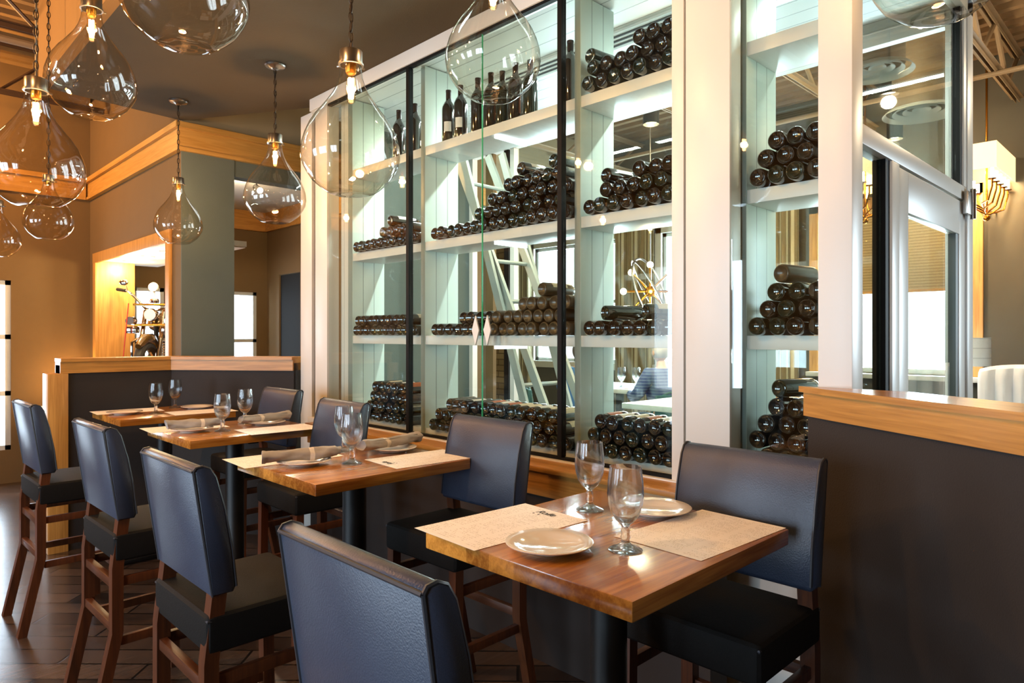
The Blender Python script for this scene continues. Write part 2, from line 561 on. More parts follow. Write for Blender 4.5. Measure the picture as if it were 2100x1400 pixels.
def tube(bm, pts, r, n=8, closed=False, caps=True, scale=None):
    pts = [Vector(p) for p in pts]
    N = len(pts)
    up = None
    rings = []
    for i in range(N):
        if closed: t = pts[(i + 1) % N] - pts[i - 1]
        elif i == 0: t = pts[1] - pts[0]
        elif i == N - 1: t = pts[-1] - pts[-2]
        else: t = (pts[i + 1] - pts[i]).normalized() + (pts[i] - pts[i - 1]).normalized()
        t.normalize()
        if up is None:
            up = Vector((0, 0, 1)) if abs(t.z) < 0.9 else Vector((1, 0, 0))
        s_ = t.cross(up)
        if s_.length < 1e-5: s_ = t.orthogonal()
        s_.normalize()
        up = s_.cross(t).normalized()
        rr = r[i] if isinstance(r, (list, tuple)) else r
        rings.append([bm.verts.new(pts[i] + s_ * rr * math.cos(2 * PI * k / n) + up * rr * math.sin(2 * PI * k / n)) for k in range(n)])
    pairs = list(zip(rings, rings[1:]))
    if closed: pairs.append((rings[-1], rings[0]))
    for a, b in pairs:
        for k in range(n):
            bm.faces.new((a[k], a[(k + 1) % n], b[(k + 1) % n], b[k]))
    if caps and not closed:
        bm.faces.new(rings[0]); bm.faces.new(list(reversed(rings[-1])))
    return [v for q in rings for v in q]

def cyl(bm, p0, p1, r0, r1=None, n=16):
    return tube(bm, [p0, p1], [r0, r0 if r1 is None else r1], n)

def prism(bm, poly, z0, z1):
    a = [bm.verts.new((x, y, z0)) for x, y in poly]
    b = [bm.verts.new((x, y, z1)) for x, y in poly]
    bm.faces.new(list(reversed(a))); bm.faces.new(b)
    n = len(poly)
    for i in range(n):
        bm.faces.new((a[i], a[(i + 1) % n], b[(i + 1) % n], b[i]))
    return a + b

def bar(bm, p0, p1, wx, wz):
    """square-section bar between two points"""
    p0, p1 = Vector(p0), Vector(p1)
    d = (p1 - p0)
    L_ = d.length
    q = d.to_track_quat('Z', 'Y')
    m = Matrix.Translation((p0 + p1) / 2) @ q.to_matrix().to_4x4() @ Matrix.Diagonal((wx, wz, L_, 1))
    r = bmesh.ops.create_cube(bm, size=1)
    bmesh.ops.transform(bm, matrix=m, verts=r['verts'])

def ball(bm, c, r, sx=1, sy=1, sz=1, seg=16):
    rr = bmesh.ops.create_uvsphere(bm, u_segments=seg, v_segments=max(6, seg // 2), radius=r)
    bmesh.ops.transform(bm, matrix=Matrix.Translation(c) @ Matrix.Diagonal((sx, sy, sz, 1)), verts=rr['verts'])
    return rr['verts']

KIDS = {}
def copy_tree(o, loc=None, rz=None, label=None, group=None):
    c = o.copy()
    COL.objects.link(c)
    if loc is not None: c.location = loc
    if rz is not None: c.rotation_euler = (0, 0, rz)
    if label: c['label'] = label
    if group: c['group'] = group
    for ch in o.children:
        k = ch.copy(); COL.objects.link(k); k.parent = c
        for g in ch.children:
            h = g.copy(); COL.objects.link(h); h.parent = k
    return c

def point(name, loc, power, col, parent=None, rad=0.04):
    d = bpy.data.lights.new(name, 'POINT')
    d.energy = power; d.color = col; d.shadow_soft_size = rad
    o = bpy.data.objects.new(name, d)
    o.location = loc
    COL.objects.link(o)
    if parent is not None: o.parent = parent
    return o

# ================================================================== THE SETTING
b = nb(); box(b, -4.1, 8.4, -3.1, 10.4, -0.1, 0); struct('floor', b, 'floor')

# high decks: corrugated steel, ribs along x over the lounge side, along y over the far dining room
def deck(name, x0, x1, y0, y1, z, along, mat, pitch=0.2):
    b = nb()
    prof = [(0, 0), (0.35, 0), (0.45, 0.06), (0.9, 0.06), (1.0, 0)]
    lo, hi = (y0, y1) if along == 'x' else (x0, x1)
    n = int((hi - lo) / pitch)
    pts = []
    for i in range(n):
        for (f, h) in prof[:-1]:
            pts.append((lo + (i + f) * pitch, z + h))
    pts.append((hi, z))
    A = []
    for (t, h) in pts:
        if along == 'x': A.append((b.verts.new((x0, t, h)), b.verts.new((x1, t, h))))
        else: A.append((b.verts.new((t, y0, h)), b.verts.new((t, y1, h))))
    for p, q in zip(A, A[1:]):
        b.faces.new((p[0], q[0], q[1], p[1]))
    top = bmesh.ops.extrude_face_region(b, geom=b.faces[:])
    bmesh.ops.translate(b, verts=[v for v in top['geom'] if isinstance(v, bmesh.types.BMVert)], vec=(0, 0, 0.05))
    return struct(name, b, mat)
deck('ceiling_lounge_deck', -4.1, 2.05, -3.1, 9.3, 4.55, 'x', 'deck')
deck('ceiling_dining_deck', 2.05, 8.4, -3.1, 10.4, 4.3, 'y', 'deck2')

# brown dropped ceiling over the row of tables and its fascia
b = nb(); prism(b, [(1.09, -3.0), (4.2, -3.0), (4.2, 4.99), (2.68, 5.02), (2.05, 6.1), (1.09, 6.0)], 3.43, 3.55); struct('ceiling', b, 'soffit')
b = nb(); box(b, 1.02, 1.09, -3.0, 6.0, 3.4301, 4.55); box(b, 1.09, 2.05, 5.93, 6.0, 3.551, 4.5)
box(b, 4.2, 4.27, -3.0, 0.8, 3.45, 4.3)
struct('wall_soffit_fascia', b, 'tanwall')
# white ceiling inside the wine room
b = nb(); box(b, 2.66, 4.25, 0.95, 4.98, 3.36, 3.42); struct('ceiling_wine_room', b, beadboard('white_ceiling_boards', '#c9ccc8', 0.14, 0))

# wall at x = 2.05 with the oak-cased opening (y 6.34 - 8.84, z .9 - 2.5)
b = nb()
box(b, 2.05, 2.42, 6.11, 6.4, 0, 4.55)
box(b, 2.05, 2.42, 8.8, 9.1, 0, 4.55)
box(b, 2.05, 2.42, 6.4, 8.8, 2.45, 4.55)
box(b, 2.05, 2.42, 6.4, 8.8, 0, 0.9)
struct('wall_west_inner', b, 'brownwall')
# wall at y = 6.11 facing the tables, with the passage opening from x = 2.5
b = nb()
box(b, 2.421, 2.5, 6.11, 6.25, 0, 3.03)
box(b, 2.421, 8.0, 6.11, 6.25, 3.03, 4.3)
struct('wall_north_inner', b, 'greywall')
b = nb(); box(b, 2.05, 2.5, 6.098, 6.109, 0, 3.2); struct('wall_corner_face', b, 'greywall')
b = nb(); box(b, 2.05, 8.0, 6.09, 6.108, 3.41, 4.3); struct('wall_above_crown', b, 'beigewall')
# far end wall with the tall window (y = 9.1)
b = nb()
box(b, 0.1, 2.05, 9.1, 9.25, 2.2, 4.6); box(b, 1.3, 2.05, 9.1, 9.25, 0, 2.2)
box(b, -4.1, 0.1, 9.1, 9.25, 0, 4.6); box(b, 0.1, 1.3, 9.1, 9.25, 0, 0.36)
struct('wall_north_lounge', b, 'brownwall')
# back room beyond the openings
b = nb()
box(b, 2.42, 2.75, 10.0, 10.15, 0, 3.6); box(b, 3.14, 3.95, 10.0, 10.15, 0, 3.6); box(b, 4.44, 4.75, 10.0, 10.15, 0, 3.6)
box(b, 2.75, 3.14, 10.0, 10.15, 0, 0.8); box(b, 3.95, 4.44, 10.0, 10.15, 0, 0.8)
box(b, 2.75, 3.14, 10.0, 10.15, 2.25, 3.6); box(b, 3.95, 4.44, 10.0, 10.15, 2.25, 3.6)
struct('wall_back_room_north', b, 'brownwall')
b = nb(); box(b, 4.6, 4.75, 6.26, 8.95, 0, 3.6); box(b, 4.6, 4.75, 9.6, 10.0, 0, 3.6); box(b, 4.6, 4.75, 8.95, 9.6, 2.5, 3.6)
struct('wall_back_room_east', b, 'brownwall')
b = nb(); box(b, 2.42, 2.5, 9.1, 10.0, 0, 3.45); struct('wall_back_room_west', b, 'brownwall')
b = nb(); box(b, 2.43, 4.6, 6.26, 10.0, 3.46, 3.5); struct('ceiling_back_room', b, 'whiteceil')
b = nb(); box(b, 2.06, 2.75, 6.45, 9.0, 2.44, 2.449); box(b, 2.42, 2.75, 6.42, 9.05, 2.449, 2.5); struct('ceiling_display_niche', b, 'whiteceil')
# far dining room
b = nb()
ys = [(-3.1, -2.8)] ; prev = -1.4
for (a, c) in EASTW: ys.append((prev, a)); prev = c
ys.append((prev, 10.15))
for (a, c) in ys: box(b, 8.0, 8.15, a, c, 0, 4.4)
for (a, c) in EASTW + ((-2.8, -1.4),):
    box(b, 8.0, 8.15, a, c, 3.0, 4.4); box(b, 8.0, 8.15, a, c, 0, 1.2)
struct('wall_east', b, 'diningwall')
b = nb(); box(b, 7.93, 8.0, 7.9, 9.2, 0, 4.3); struct('wall_east_stone', b, 'brick')
b = nb(); box(b, 7.9, 8.0, 8.55, 8.78, 0, 4.3); struct('wall_east_pilaster', b, 'cement')
b = nb(); box(b, 4.75, 8.0, 10.0, 10.15, 0, 4.4); struct('wall_north', b, 'brick')
b = nb(); box(b, -4.1, 8.4, -3.1, -3.0, 0, 4.6); struct('wall_south', b, 'brownwall')
b = nb(); pv = -3.0
for y in (0.2, 2.8, 5.4):
    box(b, -4.1, -4.0, pv, y - 0.8, 0, 4.6); pv = y + 0.8
    box(b, -4.1, -4.0, y - 0.8, y + 0.8, 0, 0.7); box(b, -4.1, -4.0, y - 0.8, y + 0.8, 2.75, 4.6)
box(b, -4.1, -4.0, pv, 9.25, 0, 4.6)
struct('wall_west', b, 'brownwall')
# unseen blocker added to keep the dining windows' daylight out of the corridor
b = nb(); box(b, 4.4, 4.5, 5.01, 6.08, 0, 4.3); struct('wall_light_blocker', b, 'brownwall')
# wine room end wall
b = nb(); box(b, 3.0, 4.35, 4.95, 5.0, 0, 3.43); struct('wall_wine_room_end', b, 'greywall')

# crown bands
b = nb()
for (dx, z0, z1) in ((0.03, 3.17, 3.41), (0.06, 3.36, 3.41), (0.045, 3.17, 3.2)):
    box(b, 2.05 - dx, 8.0, 6.11 - dx - 0.001, 6.109, z0, z1)
struct('trim_1', b, 'crown')
b = nb()
for (dx, z0, z1) in ((0.03, 3.17, 3.41), (0.06, 3.36, 3.41), (0.045, 3.17, 3.2)):
    box(b, 2.05 - dx, 2.049, 6.11, 9.1, z0, z1)
struct('trim_2', b, 'crowny')
b = nb()
for (dx, z0, z1) in ((0.03, 3.17, 3.41), (0.06, 3.36, 3.41)):
    box(b, -4, 2.0, 9.1 - dx, 9.099, z0, z1)
struct('trim_3', b, 'crown')
b = nb()
box(b, 2.43, 4.6, 9.95, 9.999, 3.17, 3.455); box(b, 4.55, 4.599, 6.3, 9.95, 3.17, 3.455)
struct('trim_4', b, 'oakx')
# oak casing round the display opening, and its liner
b = nb()
box(b, 2.02, 2.049, 8.75, 8.86, 0.9, 2.52, 0.004); box(b, 2.02, 2.049, 6.32, 6.42, 0.9, 2.52, 0.004)
box(b, 2.018, 2.049, 6.32, 8.86, 2.42, 2.53, 0.004)
box(b, 2.03, 2.43, 8.77, 8.799, 0.9, 2.44); box(b, 2.03, 2.43, 6.401, 6.43, 0.9, 2.44)
struct('trim_5', b, 'oakz')
# raised display ledge behind the opening
b = nb(); box(b, 2.43, 3.75, 6.5, 9.8, 0, 0.9); box(b, 2.06, 2.43, 6.44, 8.76, 0.9, 0.902); struct('floor_display_ledge', b, 'oakx')

# ---- windows
def window(n, axis, p, a, b_, z0, z1, rows=1, cols=1, fr='aluwin', d=0.1, fw=0.05, mw=0.025):
    """axis 'y': window in a wall at x=p spanning a..b_ in y; axis 'x': the other way round"""
    bm = nb()
    def bb(u0, u1, z0_, z1_, t0=0.02, t1=d):
        if axis == 'y': box(bm, p + t0, p + t1, u0, u1, z0_, z1_)
        else: box(bm, u0, u1, p + t0, p + t1, z0_, z1_)
    bb(a, a + fw, z0, z1); bb(b_ - fw, b_, z0, z1); bb(a, b_, z0, z0 + fw); bb(a, b_, z1 - fw, z1)
    for i in range(1, cols): u = a + (b_ - a) * i / cols; bb(u - mw, u + mw, z0, z1)
    for i in range(1, rows): u = z0 + (z1 - z0) * i / rows; bb(a, b_, u - mw, u + mw)
    o = struct('window_%d' % n, bm, fr)
    bm = nb()
    if axis == 'y': box(bm, p + 0.055, p + 0.06, a + fw, b_ - fw, z0 + fw, z1 - fw)
    else: box(bm, a + fw, b_ - fw, p + 0.055, p + 0.06, z0 + fw, z1 - fw)
    g = finish('window_glass', bm, 'winpane', o)
    return o
window(1, 'x', 9.1, 0.1, 1.3, 0.36, 2.2, 3, 2)
window(2, 'x', 10.0, 2.75, 3.14, 0.8, 2.25, 2, 1)
window(3, 'x', 10.0, 3.95, 4.44, 0.8, 2.25, 2, 1)
window(4, 'y', 8.0, 1.62, 3.1, 1.2, 3.0, 1, 1)
window(5, 'y', 8.0, 3.88, 5.2, 1.2, 3.0, 1, 1)
window(6, 'y', 8.0, 5.95, 7.6, 1.2, 3.0, 2, 2)
window(7, 'y', 8.0, -2.8, -1.4, 1.2, 3.0, 1, 1)
for i, y in enumerate((0.2, 2.8, 5.4)):
    bm = nb()
    box(bm, -4.08, -4.02, y - 0.8, y + 0.8, 0.7, 0.76); box(bm, -4.08, -4.02, y - 0.8, y + 0.8, 2.69, 2.75)
    for u in (-0.8, -0.03, 0.74): box(bm, -4.08, -4.02, y + u, y + u + 0.06, 0.7, 2.75)
    o = struct('window_%d' % (8 + i), bm, 'aluwin')
# oak casings of the near dining window
b = nb()
box(b, 7.96, 7.999, 1.52, 1.62, 1.15, 3.1); box(b, 7.96, 7.999, 3.1, 3.2, 1.15, 3.1); box(b, 7.96, 7.999, 1.52, 3.2, 3.0, 3.1)
box(b, 7.96, 7.999, 0.2, 0.3, 1.15, 3.1)
struct('trim_6', b, 'oakz')
b = nb(); box(b, 7.85, 8.02, 1.5, 3.2, 1.14, 1.19, 0.006); struct('trim_7', b, 'cement')
b = nb()
for (a, c) in EASTW[1:]:
    box(b, 7.96, 7.999, a - 0.1, a, 1.1, 3.1); box(b, 7.96, 7.999, c, c + 0.1, 1.1, 3.1)
    box(b, 7.96, 7.999, a - 0.1, c + 0.1, 3.0, 3.12); box(b, 7.93, 7.999, a - 0.12, c + 0.12, 1.1, 1.2)
struct('trim_8', b, 'white')
# door to the right in the back room (dark doorway)
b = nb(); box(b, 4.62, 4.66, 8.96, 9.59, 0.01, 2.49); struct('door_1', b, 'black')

# ---- half walls
def capped_wall(poly, name, zt, th=0.14, face=0.1, over=0.035):
    """low wall following a polyline (centre line), oak cap on top"""
    pts = [Vector((x, y)) for x, y in poly]
    def off(d):
        out = []
        for i, p in enumerate(pts):
            if i == 0: t = (pts[1] - pts[0]).normalized(); nrm = Vector((-t.y, t.x)); out.append(p + nrm * d)
            elif i == len(pts) - 1: t = (pts[-1] - pts[-2]).normalized(); nrm = Vector((-t.y, t.x)); out.append(p + nrm * d)
            else:
                t1 = (pts[i] - pts[i - 1]).normalized(); t2 = (pts[i + 1] - pts[i]).normalized()
                n1 = Vector((-t1.y, t1.x)); n2 = Vector((-t2.y, t2.x)); m = (n1 + n2).normalized()
                out.append(p + m * (d / m.dot(n1)))
        return out
    def ring(d, z0, z1):
        b = nb()
        poly_ = [tuple(v) for v in off(d)] + [tuple(v) for v in reversed(off(-d))]
        prism(b, poly_, z0, z1)
        return b
    struct(name, ring(th / 2, 0, zt - 0.03 - face * 0.2), 'darkwall')
    return ring
rg = capped_wall([(1.14, 6.0), (1.95, 6.0), (2.62, 5.14)], 'wall_half_left', 1.43)
for nm, dd, z0, z1 in (('trim_9', 0.105, 1.405, 1.43), ('trim_10', 0.088, 1.32, 1.4045)):
    o = struct(nm, rg(dd, z0, z1), 'oakx')
    o.data.materials.append(M['oak_dl'])
    for f in o.data.polygons:
        if abs(f.normal.x) > 0.3 and f.center.x > 1.9: f.material_index = 1
b = nb(); box(b, 1.062, 1.19, 5.905, 6.095, 0, 1.319, 0.004); struct('trim_11', b, 'oakz')
def inset_poly(d, e):
    return [(2.576, 1.075 - d), (2.477 + d, 0.945 - d * 0.3), (1.30 + d, -0.914), (1.49 - d, -1.03), (2.576, 0.70 + d)]
b = nb(); prism(b, inset_poly(0.035, 0), 0, 1.3); struct('wall_half_right', b, 'darkwall')
b = nb(); prism(b, inset_poly(0.0, 0), 1.388, 1.41); struct('trim_12', b, 'oak_dr')
b = nb(); prism(b, inset_poly(0.018, 0), 1.30, 1.3875); struct('trim_13', b, 'oak_dr')

# ================================================================== GLAZED WINE ROOM
XG, XS, XD = 2.60, 2.70, 2.98          # glass plane, shelf front, shelf back
LV = (1.0, 1.6, 2.21, 2.83)            # upper faces of the shelves
case = thing('wine_room_enclosure', 'white framed glass enclosure of the wine room behind the tables', 'enclosure', (2.6, 2.8, 0))
b = nb(); box(b, 2.585, 2.68, 1.36, 1.565, 0.86, 3.42, 0.003); box(b, 2.579, 2.68, 1.571, 1.63, 0.86, 3.42, 0.003); finish('post', b, 'white', case, True)
b = nb(); box(b, 2.58, 2.69, 0.885, 1.005, 0.0, 3.42, 0.003); finish('post', b, 'white', case, True)
b = nb(); box(b, 2.58, 2.68, 4.60, 4.78, 0.0, 3.33, 0.003); finish('post', b, 'white', case, True)
b = nb(); box(b, 2.62, 2.66, 4.79, 4.86, 0.0, 3.3); finish('glazing_gasket', b, 'blackframe', case, True)
b = nb(); box(b, 2.60, 2.72, 4.87, 5.05, 0.0, 3.34, 0.003); finish('post', b, 'white', case, True)
b = nb(); box(b, 4.28, 4.40, 0.885, 0.99, 0.0, 3.42, 0.003); finish('post', b, 'white', case, True)
b = nb(); box(b, 2.575, 2.655, 0.885, 4.86, 3.335, 3.428, 0.003); box(b, 2.7, 4.4, 0.885, 0.95, 3.335, 3.428, 0.003); finish('header', b, 'white', case, True)
b = nb(); box(b, 2.70, 4.28, 0.89, 0.96, 2.315, 2.39, 0.003); finish('transom_bar', b, 'white', case, True)
b = nb(); box(b, 2.585, 2.615, 1.636, 4.6, 3.318, 3.335); finish('glazing_gasket', b, 'blackframe', case, True)
b = nb(); box(b, 2.585, 2.615, 1.636, 4.6, 0.972, 0.986); finish('glazing_gasket', b, 'blackframe', case, True)
b = nb(); box(b, 2.56, 2.66, 1.0, 4.86, 0.93, 0.9715, 0.003); finish('bottom_rail', b, 'white', case, True)
for y in (2.286, 3.587):
    b = nb(); box(b, 2.582, 2.618, y - 0.014, y + 0.014, 0.987, 3.317); finish('mullion', b, 'blackframe', case, True)
for (y0, y1) in ((1.637, 2.271), (2.301, 2.883), (2.889, 3.572), (3.602, 4.599), (1.006, 1.359)):
    b = nb(); box(b, 2.597, 2.603, y0, y1, 0.987, 3.317); finish('glass_pane', b, 'pane', case, True)
b = nb(); box(b, 2.596, 2.604, 2.8835, 2.8885, 0.987, 3.317); finish('glass_edge', b, plain('green_glass_edge', '#3fae7c', 0.2), case, True)
# side wall panes on the door side (plane y = .92)
b = nb(); box(b, 2.70, 4.18, 0.917, 0.923, 2.391, 3.334); finish('glass_pane', b, 'pane', case, True)
b = nb(); box(b, 4.19, 4.22, 0.90, 0.94, 2.391, 3.334); finish('glazing_gasket', b, 'blackframe', case, True)
b = nb(); box(b, 4.22, 4.279, 0.89, 0.96, 2.391, 3.334); finish('post', b, 'white', case, True)
b = nb(); box(b, 2.70, 2.99, 0.917, 0.923, 0.1, 2.314); finish('glass_pane', b, 'pane', case, True)
b = nb(); box(b, 2.995, 3.045, 0.90, 0.95, 0.0, 2.314); finish('glazing_gasket', b, 'blackframe', case, True)
b = nb(); box(b, 3.046, 3.14, 0.89, 0.96, 0.0, 2.314, 0.003); finish('post', b, 'white', case, True)
# rear glazing at x = 4.3
b = nb(); box(b, 4.297, 4.303, 1.0, 4.3, 0.15, 3.3); finish('glass_pane', b, 'pane', case, True)
b = nb(); box(b, 4.27, 4.33, 0.991, 4.94, 3.28, 3.42); finish('rear_header', b, 'white', case, True)
b = nb(); box(b, 4.27, 4.33, 0.991, 4.94, 0.0, 0.15); finish('rear_sill', b, 'white', case, True)
for y in (4.32, 4.88):
    b = nb(); box(b, 4.27, 4.33, y, y + 0.05, 0.151, 3.279); finish('rear_post', b, 'white', case, True)
b = nb(); box(b, 4.28, 4.32, 4.40, 4.46, 0.151, 3.279); finish('rear_gasket', b, 'blackframe', case, True)
b = nb(); box(b, 4.275, 4.315, 4.60, 4.70, 0.151, 3.279); finish('rear_panel', b, 'brownwall', case, True)

# diamond shaped pulls on the sliding glass
b = nb()
for y in (2.835, 2.935):
    pr_ = [(0.0, -0.085), (0.03, 0.0), (0.0, 0.085), (-0.03, 0.0)]
    a = [b.verts.new((2.588, y + u, 1.63 + v)) for u, v in pr_]; c = [b.verts.new((2.596, y + u, 1.63 + v)) for u, v in pr_]
    b.faces.new(a); b.faces.new(list(reversed(c)))
    for i in range(4): b.faces.new((a[i], a[(i + 1) % 4], c[(i + 1) % 4], c[i]))
finish('door_pull', b, 'white', case, True)

# oak ledge and dark plinth under the glass
led = thing('oak_ledge', 'long honey oak ledge running along the foot of the wine glass', 'ledge', (2.5, 3.0, 0))
b = nb(); box(b, 2.40, 2.575, 1.37, 4.6, 0.94, 0.965, 0.004); finish('ledge_top', b, 'oak', led, True)
b = nb(); box(b, 2.42, 2.445, 1.37, 4.6, 0.82, 0.939, 0.002); finish('apron', b, 'oak', led, True)
b = nb(); box(b, 2.446, 2.579, 1.37, 4.6, 0.0, 0.939); finish('plinth', b, plain('dark_brown_plinth_panel', '#2c211b', 0.7), led, True)

# entrance door of the wine room
dr = thing('wine_room_door', 'white framed glass door of the wine room beside the corner post', 'door', (3.2, 0.92, 0))
b = nb()
box(b, 3.15, 3.28, 0.895, 0.94, 0.02, 2.305, 0.003); box(b, 4.15, 4.27, 0.895, 0.94, 0.02, 2.305, 0.003)
box(b, 3.28, 4.15, 0.895, 0.94, 2.13, 2.305, 0.003); box(b, 3.28, 4.15, 0.895, 0.94, 0.02, 0.3, 0.003)
finish('door_frame', b, 'white', dr, True)
b = nb(); box(b, 3.281, 4.149, 0.914, 0.92, 0.301, 2.129); finish('glass_pane', b, 'pane', dr, True)
b = nb(); box(b, 4.10, 4.149, 0.90, 0.935, 0.301, 2.129); finish('glazing_gasket', b, plain('dark_steel_glazing_bead', '#3c413e', 0.4), dr, True)
b = nb(); box(b, 4.20, 4.30, 0.865, 0.894, 2.24, 2.36, 0.004); cyl(b, (4.29, 0.862, 2.22), (4.29, 0.862, 2.38), 0.014); finish('hinge', b, 'steel', dr, True)

# white shelving behind the glass
sh = thing('wine_shelving', 'tall white open shelving full of wine bottles behind the glass', 'shelving', (2.84, 2.8, 0))
UPR = ((1.345, 1.40), (2.245, 2.285), (3.555, 3.60), (4.44, 4.50), (0.99, 1.006))
for (y0, y1) in UPR:
    b = nb(); box(b, XS, XD, y0, y1, 0.9, 3.355, 0.002); finish('upright', b, 'bead_x', sh, True)
b = nb(); box(b, XS + 0.001, XD - 0.001, 1.40, 1.66, 0.9, 3.355); finish('upright', b, 'bead_x', sh, True)
BAY = {'D': (1.007, 1.344), 'C': (1.662, 2.244), 'B': (2.286, 3.554), 'A': (3.601, 4.439)}
for k, (y0, y1) in BAY.items():
    for z in LV:
        b = nb(); box(b, XS + 0.002, XD - 0.002, y0, y1, z - 0.058, z, 0.002); finish('shelf', b, 'white', sh, True)
b = nb(); box(b, XS, XD, 4.501, 4.60, 0.9, 3.355); finish('end_panel', b, 'bead_y', sh, True)
b = nb(); box(b, XS + 0.01, XD - 0.01, 1.0, 4.5, 0, 0.899); finish('base_cabinet', b, 'white', sh, True)
for z in (2.15, 1.54, 2.77):
    b = nb(); box(b, 2.71, 2.965, 2.885, 2.905, z - 0.018, z + 0.001); finish('led_bar', b, 'ledwhite', sh, True)

# slot vent in the wine room ceiling, with cool strip lights
v = thing('slot_vent', 'long white linear slot vent in the wine room ceiling', 'vent', (3.3, 2.4, 3.35))
b = nb(); box(b, 3.18, 3.36, 1.3, 3.5, 3.345, 3.359); finish('vent_frame', b, 'whiteceil', v, True)
for x in (3.21, 3.26, 3.31):
    b = nb(); box(b, x, x + 0.018, 1.32, 3.48, 3.342, 3.3455); finish('slot', b, 'black', v, True)
v = thing('strip_light', 'slim cool white strip light on the wine room ceiling near the right', 'light', (3.45, 1.5, 3.34))
b = nb(); box(b, 3.42, 3.48, 1.1, 1.9, 3.325, 3.359, 0.004); finish('housing', b, 'steel', v, True)
b = nb(); box(b, 3.43, 3.47, 1.12, 1.88, 3.319, 3.3245); finish('diffuser', b, 'ledwhite', v, True)
for (y, p) in ((1.5, 10), (3.0, 11), (4.0, 9)):
    area('wine_room_strip_light', (3.45, y, 3.31), (0, 0, 0), 0.06, 0.8, p * 1.7, (0.86, 1.0, 0.95))

# aluminium extension ladder leaning inside the wine room
ld = thing('extension_ladder', 'pale aluminium extension ladder leaning inside the wine room', 'ladder', (3.6, 3.1, 0))
for (dy, x0, x1) in ((0.0, 3.48, 3.94), (0.13, 3.52, 3.90)):
    for x in (x0, x1):
        b = nb(); bar(b, (x, 3.02 + dy, 0.02 if dy == 0 else 0.9), (x, 4.13 + dy, 3.12), 0.028, 0.062); finish('rail', b, 'ladder', ld, True)
    for i in range(9 if dy == 0 else 0):
        t = 0.1 + i * 0.1 + (0.03 if dy else 0)
        if dy and t < 0.32: continue
        b = nb(); cyl(b, (x0, 3.02 + 1.11 * t + dy * (1 if dy else 0), 3.1 * t), (x1, 3.02 + 1.11 * t + dy, 3.1 * t), 0.016, n=8); finish('rung', b, 'ladder', ld, True)

# ================================================================== WINE BOTTLES
def bottle_prof(s=1.0, r=0.0375, h=0.30):
    P = [(0.0, 0.016), (0.022, 0.008), (0.0275, 0.002), (0.0305, 0.0), (0.0338, 0.0012), (0.0362, 0.0045), (r, 0.010), (r, 0.19 * h / 0.3), (r * 0.97, 0.203 * h / 0.3),
         (r * 0.75, 0.222 * h / 0.3), (0.0175, 0.238 * h / 0.3), (0.0148, 0.25 * h / 0.3), (0.0142, h - 0.012), (0.0155, h - 0.010), (0.0155, h - 0.002), (0.013, h), (0.0, h)]
    return [(a * s, z * s) for a, z in P]
def patch(bm, r, z0, z1, a0, a1, n=10):
    A = []
    for i in range(n + 1):
        a = a0 + (a1 - a0) * i / n
        A.append((bm.verts.new((r * math.cos(a), r * math.sin(a), z0)), bm.verts.new((r * math.cos(a), r * math.sin(a), z1))))
    for p, q in zip(A, A[1:]): bm.faces.new((p[0], q[0], q[1], p[1]))
def make_bottle(glass, lab, cap, s=1.0, a0=0, half=1.25, lz=(0.055, 0.16)):
    b = nb(); lathe(b, bottle_prof(s), 22); o = finish('wine_bottle', b, glass)
    o['category'] = 'bottle'
    if lab:
        b = nb(); patch(b, 0.0379 * s, lz[0] * s, lz[1] * s, a0 - half, a0 + half); finish('bottle_label', b, lab, o)
    if cap:
        b = nb(); lathe(b, [(0.0151 * s, 0.238 * s), (0.0149 * s, 0.289 * s), (0.0160 * s, 0.2895 * s), (0.0160 * s, 0.2995 * s), (0, 0.301 * s)], 14); finish('foil_capsule', b, cap, o)
    return o
# prototypes; the label faces up when the bottle is laid with its neck to the rear (+x)
UPA = PI           # local -x points up once the bottle is rotated about y by +90 degrees
PR = [make_bottle('bottle', None, 'capsule'), make_bottle('bottle_g', 'label', 'capsule', a0=UPA), make_bottle('bottle', 'label2', 'capsule2', a0=UPA),
      make_bottle('bottle_g', None, 'capsule2'), make_bottle('bottle', 'label3', 'capsule', a0=UPA)]
AMB = [make_bottle('bottle_a', None, 'capsule'), make_bottle('bottle_a', 'label', 'capsule', a0=UPA)]
STAND = [make_bottle('bottle', 'label2', 'capsule', 1.14, a0=R(222), half=0.55, lz=(0.06, 0.115)), make_bottle('bottle', None, 'capsule', 1.2), make_bottle('bottle_g', 'label3', 'capsule', 1.14, a0=R(30))]
protos = PR + AMB + STAND
used = set()
def place(proto, loc, rot, label, group):
    if proto.name not in used:
        used.add(proto.name); o = proto
    else:
        o = proto.copy(); COL.objects.link(o)
        for ch in proto.children:
            k = ch.copy(); COL.objects.link(k); k.parent = o
    o.location = loc; o.rotation_mode = 'XYZ'; o.rotation_euler = rot
    o['label'] = label; o['group'] = group
    return o
ROWN = ('bottom', 'second', 'third', 'fourth', 'fifth', 'sixth', 'seventh')
ORD = ('first', 'second', 'third', 'fourth', 'fifth', 'sixth', 'seventh', 'eighth', 'ninth', 'tenth', 'eleventh', 'twelfth', 'thirteenth', 'fourteenth', 'fifteenth')
BAYN = {'A': 'far left bay', 'B': 'wide middle bay', 'C': 'bay beside post', 'D': 'narrow right bay'}
LVN = {0: 'lowest shelf', 1: 'eye-level shelf', 2: 'upper shelf', 3: 'top shelf'}
PITCH = 0.0785
